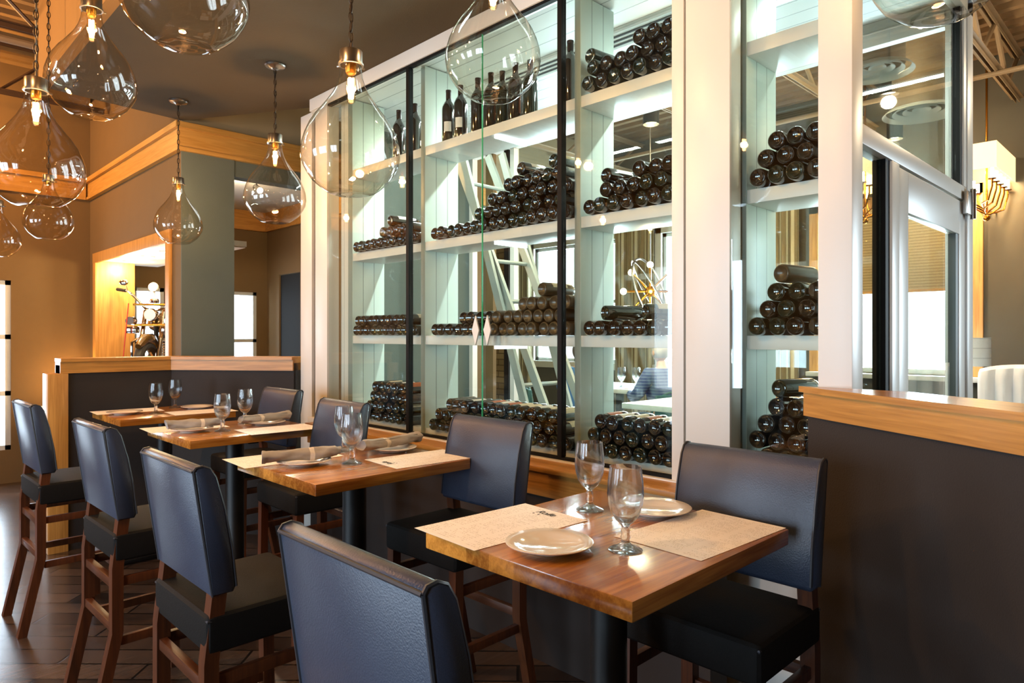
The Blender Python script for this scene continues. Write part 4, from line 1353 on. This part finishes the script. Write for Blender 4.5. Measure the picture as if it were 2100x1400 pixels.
# wheel chandelier beyond the wine room
t = thing('wheel_chandelier', 'round wheel chandelier of metal hoops with glowing bulbs behind the shelves', 'chandelier', (5.6, 3.78, 2.03))
def hoop(r, mat4, name='hoop'):
    b = nb(); vs_ = tube(b, [(r * math.cos(2 * PI * i / 36), r * math.sin(2 * PI * i / 36), 0) for i in range(36)], 0.011, 6, closed=True)
    bmesh.ops.transform(b, matrix=mat4, verts=vs_); finish(name, b, 'steel', t)
hoop(0.34, Matrix.Rotation(R(72), 4, 'X') @ Matrix.Rotation(R(10), 4, 'Y'))
hoop(0.34, Matrix.Rotation(R(50), 4, 'Y') @ Matrix.Rotation(R(40), 4, 'X'))
for i in range(8):
    a = 2 * PI * i / 8
    d = Vector((math.cos(a) * 0.7, -math.cos(a) * 0.7, math.sin(a)))
    d.normalize()
    b = nb(); cyl(b, d * 0.05, d * 0.24, 0.012, n=8); ar = finish('arm', b, 'brass', t)
    b = nb(); ball(b, d * 0.26, 0.032, seg=12); finish('bulb', b, 'lampwhite', ar)
b = nb(); ball(b, (0, 0, 0), 0.055); finish('hub', b, 'brass', t)
b = nb(); cyl(b, (0, 0, 0.05), (0, 0, 2.26), 0.006, n=6); finish('stem', b, 'steel', t)
point('wheel_light', (0, 0, 0.0), 30, (1, .75, .5), t, 0.08).location = (-0.12, -0.12, -0.02)

# recessed lights in the niche, track light in the back room
for i, (x, y) in enumerate(((2.30, 8.50), (2.30, 7.85), (2.30, 7.25))):
    t = thing('recessed_light', ('far', 'middle', 'near')[i] + ' recessed light in the white head of the oak cased opening', 'ceiling light', (x, y, 2.43))
    b = nb(); lathe(b, [(0.07, 0.0085), (0.072, 0.0), (0.058, 0.0), (0.058, 0.0085)], 24); finish('trim_ring', b, 'white', t)
    b = nb(); lathe(b, [(0, 0.006), (0.057, 0.006)], 24); finish('lens', b, 'lampwhite', t)
    point('recessed_lamp', (0, 0, -0.06), 13, (1, .72, .38), t, 0.05)
t = thing('track_light', 'small dark track light on the white ceiling seen through the passage', 'ceiling light', (3.35, 7.9, 3.4))
b = nb(); box(b, -0.5, 0.5, -0.015, 0.015, 0.03, 0.055); finish('rail', b, 'blackmetal', t)
for k in (-0.25, 0.15):
    b = nb(); cyl(b, (k, 0, 0.03), (k, -0.02, -0.04), 0.01, n=8); cyl(b, (k, 0.02, -0.03), (k, -0.1, -0.09), 0.035, 0.04, n=14); h = finish('spot_head', b, 'blackmetal', t)
    b = nb(); lathe(b, [(0, 0), (0.036, 0)], 14, mat=Matrix.Translation((k, -0.102, -0.091)) @ Matrix.Rotation(R(115), 4, 'X')); finish('lens', b, 'lampwhite', h)
point('track_lamp', (0, -0.12, -0.15), 30, (1, .75, .5), t)

# ================================================================== MOTORCYCLE IN THE DISPLAY OPENING
mc = thing('motorcycle', 'chrome and bronze motorcycle with wide handlebars displayed in the oak cased opening', 'motorcycle', (2.33, 8.05, 0.903), R(-36))
# local: +y to the rear, front wheel at the origin side
b = nb(); tube(b, [(0, 0.05 + 0.27 * math.cos(a * PI / 12), 0.32 + 0.27 * math.sin(a * PI / 12)) for a in range(24)], 0.05, 10, closed=True); fw = finish('front_wheel', b, 'rubber', mc)
b = nb(); tube(b, [(0, 0.05 + 0.225 * math.cos(a * PI / 12), 0.32 + 0.225 * math.sin(a * PI / 12)) for a in range(24)], 0.014, 6, closed=True)
for a in range(10): cyl(b, (0, 0.05, 0.32), (0, 0.05 + 0.22 * math.cos(a * PI / 5), 0.32 + 0.22 * math.sin(a * PI / 5)), 0.005, n=5)
cyl(b, (-0.06, 0.05, 0.32), (0.06, 0.05, 0.32), 0.03); finish('rim', b, 'chrome', fw)
b = nb(); tube(b, [(0, 1.40 + 0.25 * math.cos(a * PI / 12), 0.32 + 0.25 * math.sin(a * PI / 12)) for a in range(24)], 0.07, 10, closed=True); finish('rear_wheel', b, 'rubber', mc)
for s in (-1, 1):
    b = nb(); cyl(b, (s * 0.1, 0.05, 0.30), (s * 0.1, 0.30, 0.98), 0.026, 0.022); cyl(b, (s * 0.1, 0.05, 0.30), (s * 0.1, 0.13, 0.54), 0.034); finish('fork', b, 'chrome', mc)
b = nb()
for s in (-1, 1):
    tube(b, [(0, 0.31, 0.98), (s * 0.10, 0.30, 1.00), (s * 0.20, 0.29, 1.12), (s * 0.30, 0.34, 1.20), (s * 0.42, 0.42, 1.22)], 0.014, 8)
hb = finish('handlebar', b, 'chrome', mc)
for s in (-1, 1):
    b = nb(); cyl(b, (s * 0.33, 0.36, 1.205), (s * 0.45, 0.44, 1.225), 0.02, n=10); finish('grip', b, 'rubber', hb)
    b = nb(); cyl(b, (s * 0.30, 0.33, 1.20), (s * 0.30, 0.28, 1.26), 0.006, n=6); ball(b, (s * 0.32, 0.27, 1.29), 0.05, 1, 0.3, 0.7, 12); finish('mirror', b, 'chrome', hb)
b = nb(); lathe(b, [(0, -0.02), (0.065, 0.0), (0.07, 0.02), (0.055, 0.10), (0, 0.14)], 24, mat=Matrix.Translation((0, 0.17, 0.93)) @ Matrix.Rotation(R(-90), 4, 'X')); hl = finish('headlight', b, 'chrome', mc)
b = nb(); lathe(b, [(0, 0), (0.06, 0.006)], 24, mat=Matrix.Translation((0, 0.145, 0.93)) @ Matrix.Rotation(R(90), 4, 'X')); finish('headlight_lens', b, 'label2', hl)
b = nb(); lathe(b, [(0, 0), (0.045, 0), (0.05, 0.03), (0.04, 0.05), (0, 0.055)], 20, (0, 0.28, 1.06)); finish('gauge', b, 'chrome', mc)
b = nb(); lathe(b, [(0, 0), (0.05, 0.01), (0.055, 0.03), (0.03, 0.09), (0, 0.1)], 20, mat=Matrix.Translation((0, 0.22, 1.24)) @ Matrix.Rotation(R(-90), 4, 'X')); cyl(b, (0, 0.27, 1.08), (0, 0.27, 1.22), 0.012, n=8); finish('spot_lamp', b, 'label2', mc)
b = nb(); box(b, -0.20, 0.20, 0.20, 0.25, 1.03, 1.055, 0.01); box(b, -0.17, 0.17, 0.16, 0.22, 0.80, 0.83, 0.008); finish('light_bar', b, 'brass', mc)
for s in (-1, 1):
    b = nb(); tube(b, [(s * 0.14, 0.42, 0.30), (s * 0.27, 0.36, 0.45), (s * 0.27, 0.36, 0.62), (s * 0.13, 0.42, 0.72)], 0.016, 8); finish('crash_bar', b, 'chrome', mc)
b = nb(); ball(b, (0, 0.58, 0.84), 0.2, 0.75, 1.4, 0.62, 20); finish('fuel_tank', b, 'olive', mc)
b = nb(); ball(b, (0, 1.02, 0.80), 0.2, 0.7, 1.5, 0.35, 20); finish('saddle', b, 'leather', mc)
b = nb(); tube(b, [(0, 0.05 + 0.35 * math.cos(a), 0.32 + 0.35 * math.sin(a)) for a in (0.3, 0.8, 1.3, 1.8, 2.3)], [0.03, 0.06, 0.07, 0.06, 0.03], 10); finish('front_fender', b, 'olive', mc)
b = nb(); tube(b, [(0, 1.40 + 0.37 * math.cos(a), 0.32 + 0.37 * math.sin(a)) for a in (-0.1, 0.4, 0.9, 1.4, 1.9, 2.4)], 0.08, 10); finish('rear_fender', b, 'olive', mc)
b = nb()
for s, y in ((-1, 0.55), (1, 0.72)):
    for k in range(6): lathe(b, [(0, 0), (0.085, 0), (0.085, 0.014), (0, 0.014)], 18, (0, y, 0.45 + k * 0.03))
    lathe(b, [(0, 0), (0.06, 0), (0.055, 0.04), (0, 0.05)], 18, (0, y, 0.63))
box(b, -0.12, 0.12, 0.50, 0.85, 0.22, 0.46, 0.04); eng = finish('engine', b, 'chrome', mc)
for s in (-1, 1):
    b = nb(); tube(b, [(s * 0.08, 0.52, 0.5), (s * 0.16, 0.42, 0.42), (s * 0.18, 0.5, 0.25), (s * 0.19, 1.0, 0.24), (s * 0.2, 1.5, 0.3)], [0.022, 0.024, 0.026, 0.035, 0.04], 10); finish('exhaust_pipe', b, 'chrome', mc)
    b = nb(); box(b, s * 0.12, s * 0.24, 0.10, 0.20, 0.72, 0.80, 0.02); cyl(b, (s * 0.2, 0.12, 0.86), (s * 0.2, 0.22, 0.86), 0.045); finish('turn_signal', b, 'chrome', mc)
b = nb(); tube(b, [(0, 0.32, 0.9), (0, 0.6, 0.62), (0, 0.9, 0.55), (0, 1.38, 0.34)], 0.025, 8); tube(b, [(0, 0.32, 0.8), (0, 0.42, 0.22), (0, 0.95, 0.2), (0, 1.38, 0.32)], 0.025, 8); finish('frame', b, 'blackmetal', mc)
b = nb()
p0 = Vector((2.12, 8.20, 0.912)); p1 = Vector((2.20, 8.16, 1.95))
bar(b, p0, p1, 0.022, 0.006); tag(finish('strap', b, 'red'), 'thin red tie-down strap hanging from the left handlebar of the motorcycle', 'strap')

# ================================================================== LOUNGE CORNER AT THE LEFT
t = thing('console_table', 'pale topped side table glowing under a hidden lamp at the far left wall', 'table', (1.75, 8.7, 0))
b = nb(); box(b, -0.35, 0.28, -0.25, 0.25, 0.80, 0.83, 0.004); finish('tabletop', b, 'white', t)
for sx in (-0.31, 0.24):
    for sy in (-0.21, 0.21):
        b = nb(); box(b, sx - 0.02, sx + 0.02, sy - 0.02, sy + 0.02, 0, 0.80); finish('leg', b, 'leg', t)
t = thing('table_lamp', 'small warm table lamp at the far left wall, mostly behind the half wall', 'lamp', (1.86, 8.78, 0.831))
b = nb(); lathe(b, [(0, 0), (0.06, 0), (0.06, 0.015), (0.012, 0.03), (0.012, 0.12), (0, 0.12)], 20); finish('base', b, 'brass', t)
b = nb(); lathe(b, [(0.08, 0.10), (0.06, 0.22), (0.058, 0.22), (0.078, 0.10)], 24); finish('lamp_shade', b, 'shade', t)
point('table_lamp_light', (0, 0, 0.26), 9, (1, .55, .2), t, 0.03)
t = thing('shoe', 'brown leather shoe below a dark trouser leg at the left edge', 'shoe', (0.42, 5.60, 0.0), R(200))
b = nb()
rings = []
for (x, w_, h, z) in ((-0.10, 0.028, 0.06, 0.04), (-0.08, 0.036, 0.085, 0.05), (-0.03, 0.036, 0.08, 0.048), (0.03, 0.038, 0.058, 0.036), (0.09, 0.044, 0.044, 0.028), (0.14, 0.042, 0.036, 0.023), (0.175, 0.024, 0.024, 0.018)):
    rings.append([b.verts.new((x, w_ * math.cos(2 * PI * k / 14), max(0.004, z + h * 0.6 * math.sin(2 * PI * k / 14)))) for k in range(14)])
for p, q in zip(rings, rings[1:]):
    for k in range(14): b.faces.new((p[k], p[(k + 1) % 14], q[(k + 1) % 14], q[k]))
b.faces.new(rings[0]); b.faces.new(list(reversed(rings[-1]))); finish('upper', b, 'leather', t)
b = nb(); tube(b, [(-0.06, 0, 0.07), (-0.07, 0, 0.16), (-0.13, 0.0, 0.30)], [0.045, 0.055, 0.065], 14); finish('trouser_leg', b, 'trouser', t)

# ================================================================== FAR DINING ROOM
def curtain(y0, y1, z0, z1, label, x=7.90):
    b = nb(); n = int((y1 - y0) / 0.012)
    A = []
    for i in range(n + 1):
        y = y0 + (y1 - y0) * i / n
        d = 0.028 * math.sin(y * 2 * PI / 0.11) + 0.01 * math.sin(y * 31)
        A.append((b.verts.new((x + d, y, z0)), b.verts.new((x + d * 0.7, y, z1))))
    for p, q in zip(A, A[1:]): b.faces.new((p[0], q[0], q[1], p[1]))
    top = bmesh.ops.extrude_face_region(b, geom=b.faces[:])
    bmesh.ops.translate(b, verts=[v for v in top['geom'] if isinstance(v, bmesh.types.BMVert)], vec=(0.006, 0, 0))
    t = thing('curtain', label, 'curtain', (x, (y0 + y1) / 2, z0))
    finish('curtain_cloth', b, 'curtain', t, True)
    b = nb(); cyl(b, (x, y0 - 0.08, z1 + 0.015), (x, y1 + 0.08, z1 + 0.015), 0.014, n=10); finish('curtain_rod', b, 'blackmetal', t, True)
curtain(5.28, 5.92, 0.05, 3.3, 'striped beige curtain between the two windows behind the wheel chandelier')
curtain(7.62, 7.88, 0.05, 3.3, 'striped beige curtain beside the stone wall, behind the ladder')
curtain(3.30, 3.80, 0.05, 3.3, 'striped beige curtain seen through the narrow bay right of the post')
t = thing('woven_blind', 'woven bamboo blind half lowered in the window behind the glass door', 'blind', (7.95, 2.36, 2.06))
b = nb(); box(b, 7.93, 7.94, 1.66, 3.08, 2.08, 2.98); finish('blind_cloth', b, 'woven', t, True)
b = nb(); box(b, 7.92, 7.955, 1.65, 3.09, 2.05, 2.08, 0.004); box(b, 7.91, 7.955, 1.65, 3.09, 2.98, 3.0); finish('rail', b, 'oak', t, True)

def tufted_booth(x, y, label):
    t = thing('tufted_booth', label, 'booth', (x, y, 0))
    b = nb()
    n = 72; prof = []
    for i in range(n + 1):
        u = -0.75 + 1.5 * i / n
        d = 0.05 * abs(math.sin(u * PI / 0.125))
        prof.append((u, d))
    rows_ = []
    for (z, off, sc_) in ((0.45, 0.0, 1), (0.95, -0.02, 1), (1.25, -0.03, 1), (1.33, 0.0, 0.7), (1.36, 0.06, 0.2), (1.33, 0.13, 0), (0.45, 0.16, 0)):
        rows_.append([b.verts.new((off - d * sc_, u, z - (0.05 * (abs(u) / 0.75) ** 6 if z > 1.2 else 0))) for u, d in prof])
    for p, q in zip(rows_, rows_[1:]):
        for k in range(n): b.faces.new((p[k], p[k + 1], q[k + 1], q[k]))
    b.faces.new([r[0] for r in rows_]); b.faces.new([r[-1] for r in reversed(rows_)])
    finish('channel_back', b, 'upwhite', t)
    b = nb(); box(b, -0.6, 0.0, -0.75, 0.75, 0.40, 0.56, 0.04, 3); finish('seat', b, 'upwhite', t)
    b = nb(); box(b, -0.55, 0.16, -0.72, 0.72, 0.0, 0.40); finish('plinth', b, 'blackmetal', t)
tufted_booth(7.0, 0.62, 'white channel tufted booth beyond the right half wall')
t = thing('pedestal_lamp', 'white veined drum lamp beside the tufted booth', 'lamp', (7.45, 1.52, 0))
b = nb(); lathe(b, [(0, 0), (0.14, 0), (0.14, 0.03), (0.02, 0.05), (0.02, 1.36), (0, 1.36)], 20); finish('stand', b, 'brass', t)
b = nb(); lathe(b, [(0.16, 1.32), (0.16, 1.58), (0.157, 1.58), (0.157, 1.32)], 32); finish('drum_shade', b, 'marble', t)

for (x, y, l) in ((6.15, 4.55, 'white clothed table where two guests sit, beyond the wine room'), (5.0, 2.95, 'pale table in the far dining room nearest the shelves, with one goblet'),
                  (6.6, 2.6, 'dining table by the window behind the glass door')):
    t = thing('dining_table', l, 'table', (x, y, 0))
    b = nb(); box(b, -0.42, 0.42, -0.42, 0.42, 1.0, 1.045, 0.006); finish('tabletop', b, 'white' if x < 6.5 else 'table', t)
    b = nb(); lathe(b, [(0, 0), (0.22, 0), (0.22, 0.02), (0.05, 0.05), (0.045, 1.0), (0, 1.0)], 24); finish('pedestal', b, 'blackmetal', t)
for (x, y, l) in ((5.02, 2.78, 'goblet on the pale far table just above the bottles'), (5.90, 4.52, 'left goblet on the guests table'), (5.98, 4.40, 'middle goblet on the guests table'), (6.08, 4.28, 'right goblet on the guests table')):
    o = gob0.copy(); COL.objects.link(o); o.location = (x, y, 1.0455); o['label'] = l
def far_stool(x, y, rz, label):
    t = thing('dining_chair', label, 'chair', (x, y, 0), rz)
    b = nb(); box(b, -0.21, 0.22, -0.22, 0.22, 0.66, 0.75, 0.02, 3); finish('seat', b, 'teal', t)
    b = nb(); tube(b, [(-0.19 + 0.02 * abs(math.cos(a)), 0.24 * math.cos(a), 0.80 + 0.26 * math.sin(a)) for a in [i * PI / 12 for i in range(13)]], 0.012, 8); box(b, -0.22, -0.17, -0.21, 0.21, 0.76, 1.03, 0.02); finish('backrest', b, 'teal', t)
    for sx in (-0.18, 0.19):
        for sy in (-0.19, 0.19):
            b = nb(); cyl(b, (sx, sy, 0.67), (sx * 1.15, sy * 1.1, 0), 0.018, 0.014, 10); finish('leg', b, 'leg', t)
far_stool(5.78, 3.72, R(60), 'teal bar chair under the man in the checked shirt')
far_stool(5.45, 5.05, R(-35), 'teal bar chair under the guest in the blue top')
far_stool(4.88, 3.75, R(-60), 'teal curved back chair at the pale far table')
far_stool(4.75, 2.15, R(70), 'teal curved back chair with its rim just above the labelled bottles')

# ================================================================== PEOPLE
def skin_mesh(name, chains, mat, parent, sub=2):
    """chains: list of [(co, radius)...]; the first vertex of later chains joins the nearest existing vertex"""
    me = bpy.data.meshes.new(name)
    V, E_, RD = [], [], []
    for ch in chains:
        prev = None
        for i, (co, r) in enumerate(ch):
            idx = None
            for j, v in enumerate(V):
                if (Vector(v) - Vector(co)).length < 1e-4: idx = j
            if idx is None:
                V.append(co); RD.append(r); idx = len(V) - 1
            if prev is not None: E_.append((prev, idx))
            prev = idx
    me.from_pydata(V, E_, [])
    o = bpy.data.objects.new(name, me); COL.objects.link(o)
    md = o.modifiers.new('skin', 'SKIN'); md.use_smooth_shade = True
    sv = me.skin_vertices[0].data
    for i, r in enumerate(RD):
        sv[i].radius = (r, r) if not isinstance(r, tuple) else r
        sv[i].use_root = (i == 0)
    s_ = o.modifiers.new('sub', 'SUBSURF'); s_.levels = sub; s_.render_levels = sub
    me.materials.append(M[mat])
    o.parent = parent
    return o
def seated(label, loc, rz, hair, top, look=0.0, male=True, lean=0.05):
    """local: faces +y, seat at z .75"""
    t = thing('person', label, 'person', loc, rz)
    s = 1.0 if male else 0.92
    hip = (0, 0, 0.84); wa = (0, 0.01 + lean * .3, 1.0); ch = (0, 0.0 + lean, 1.22); nk = (0, 0.0 + lean * 1.3, 1.385)
    hd = (0, 0.02 + lean * 1.5, 1.52)
    body = [[(hip, 0.14), (wa, 0.125 * s), (ch, 0.15 * s), ((0, lean * 1.2, 1.34), 0.075), (nk, 0.052), ((0, 0.01 + lean * 1.4, 1.44), 0.06)]]
    for sx in (-1, 1):
        sh_ = (sx * 0.17 * s, lean, 1.30)
        body.append([(ch, 0.15 * s), (sh_, 0.062), ((sx * 0.25 * s, lean + 0.03, 1.13), 0.048), ((sx * 0.24 * s, lean + 0.16, 1.06), 0.040), ((sx * 0.15, lean + 0.36, 1.10), 0.030), ((sx * 0.13, lean + 0.42, 1.10), 0.028)])
        body.append([(hip, 0.14), ((sx * 0.10, 0.06, 0.83), 0.09), ((sx * 0.13, 0.42, 0.82), 0.065), ((sx * 0.13, 0.44, 0.55), 0.05), ((sx * 0.13, 0.40, 0.34), 0.035), ((sx * 0.13, 0.50, 0.30), 0.03)])
    skin_mesh('body', body, 'skin', t)
    # head as its own shaped piece of the same skin
    b = nb()
    ball(b, hd, 0.088, 0.88, 1.05, 1.25, 24)
    for v in b.verts:
        r_ = v.co - Vector(hd)
        if r_.z < -0.03: v.co.x -= r_.x * 0.28 * min(1, -r_.z / 0.1)
        if r_.y > 0.06 and abs(r_.x) < 0.02 and -0.04 < r_.z < 0.015: v.co.y += 0.02
    for sx in (-1, 1):
        ball(b, (hd[0] + sx * 0.08, hd[1] - 0.005, hd[2] - 0.01), 0.026, 0.4, 0.8, 1.2, 10)
    cyl(b, (hd[0], hd[1] + 0.085, hd[2] + 0.005), (hd[0], hd[1] + 0.112, hd[2] - 0.022), 0.007, 0.014, 8)
    bmesh.ops.rotate(b, verts=b.verts, cent=hd, matrix=Matrix.Rotation(look, 3, 'Z'))
    h = finish('head', b, 'skin', t, sharp=180)
    b = nb()
    for sx in (-1, 1): ball(b, (hd[0] + sx * 0.03, hd[1] + 0.088, hd[2] + 0.005), 0.009, 1.3, 0.5, 0.7, 8)
    bmesh.ops.rotate(b, verts=b.verts, cent=hd, matrix=Matrix.Rotation(look, 3, 'Z')); finish('eyes', b, 'ink', h)
    b = nb(); ball(b, (hd[0], hd[1] + 0.088, hd[2] - 0.055), 0.02, 1.1, 0.3, 0.25, 8)
    bmesh.ops.rotate(b, verts=b.verts, cent=hd, matrix=Matrix.Rotation(look, 3, 'Z')); finish('mouth', b, 'label3', h)
    b = nb(); vs_ = ball(b, (hd[0], hd[1] - 0.012, hd[2] + 0.018), 0.095, 0.92, 1.03, 1.18, 24)
    bmesh.ops.delete(b, geom=[v for v in b.verts if (v.co.y > hd[1] + 0.05 and v.co.z < hd[2] + 0.06) or v.co.z < hd[2] - 0.07], context='VERTS')
    bmesh.ops.rotate(b, verts=b.verts, cent=hd, matrix=Matrix.Rotation(look, 3, 'Z')); finish('hair', b, hair, h, sharp=180)
    # clothing
    cl = [[(hip, 0.165), (wa, 0.15 * s), (ch, 0.172 * s), ((0, lean * 1.2, 1.345), 0.085)]]
    for sx in (-1, 1):
        cl.append([(ch, 0.172 * s), ((sx * 0.17 * s, lean, 1.30), 0.082), ((sx * 0.25 * s, lean + 0.03, 1.13), 0.068), ((sx * 0.24 * s, lean + 0.16, 1.06), 0.056), ((sx * 0.17, lean + 0.32, 1.095), 0.042)])
    skin_mesh('shirt', cl, top, t)
    tr = [[((0, 0, 0.835), 0.165), ((0, 0, 0.88), 0.16)]]
    for sx in (-1, 1): tr.append([((0, 0, 0.835), 0.165), ((sx * 0.10, 0.06, 0.832), 0.105), ((sx * 0.13, 0.42, 0.82), 0.082), ((sx * 0.13, 0.44, 0.55), 0.068), ((sx * 0.13, 0.40, 0.36), 0.055)])
    skin_mesh('trousers', tr, 'trouser', t)
    # hands
    for sx in (-1, 1):
        hx, hy, hz = sx * 0.13, lean + 0.42, 1.10
        hands = [[((hx, hy, hz), 0.028), ((hx, hy + 0.045, hz), (0.036, 0.014))]]
        for f in range(4):
            dx = (f - 1.5) * 0.018
            L_ = (0.062, 0.072, 0.066, 0.05)[f]
            hands.append([((hx, hy + 0.045, hz), (0.036, 0.014)), ((hx + dx, hy + 0.075, hz + 0.002), 0.0085), ((hx + dx, hy + 0.075 + L_ * 0.5, hz - 0.004), 0.008), ((hx + dx, hy + 0.075 + L_ * 0.85, hz - 0.018), 0.007)])
        hands.append([((hx, hy, hz), 0.028), ((hx - sx * 0.035, hy + 0.03, hz), 0.010), ((hx - sx * 0.05, hy + 0.065, hz - 0.004), 0.008)])
        skin_mesh('hand', hands, 'skin', t)
        b = nb(); tube(b, [(sx * 0.13, 0.36, 0.28), (sx * 0.13, 0.44, 0.275), (sx * 0.13, 0.56, 0.265), (sx * 0.13, 0.62, 0.262)], [0.04, 0.045, 0.042, 0.02], 12); finish('shoe', b, 'rubber', t)
    return t
seated('man with grey hair in a blue checked shirt, seen from behind at the far table', (5.78, 3.72, -0.08), R(-20), 'greyhair', 'plaid')
seated('dark haired person in a blue top seen in profile, partly hidden by the white upright', (5.62, 4.72, -0.10), R(-75), 'darkhair', 'bluetop', male=False)
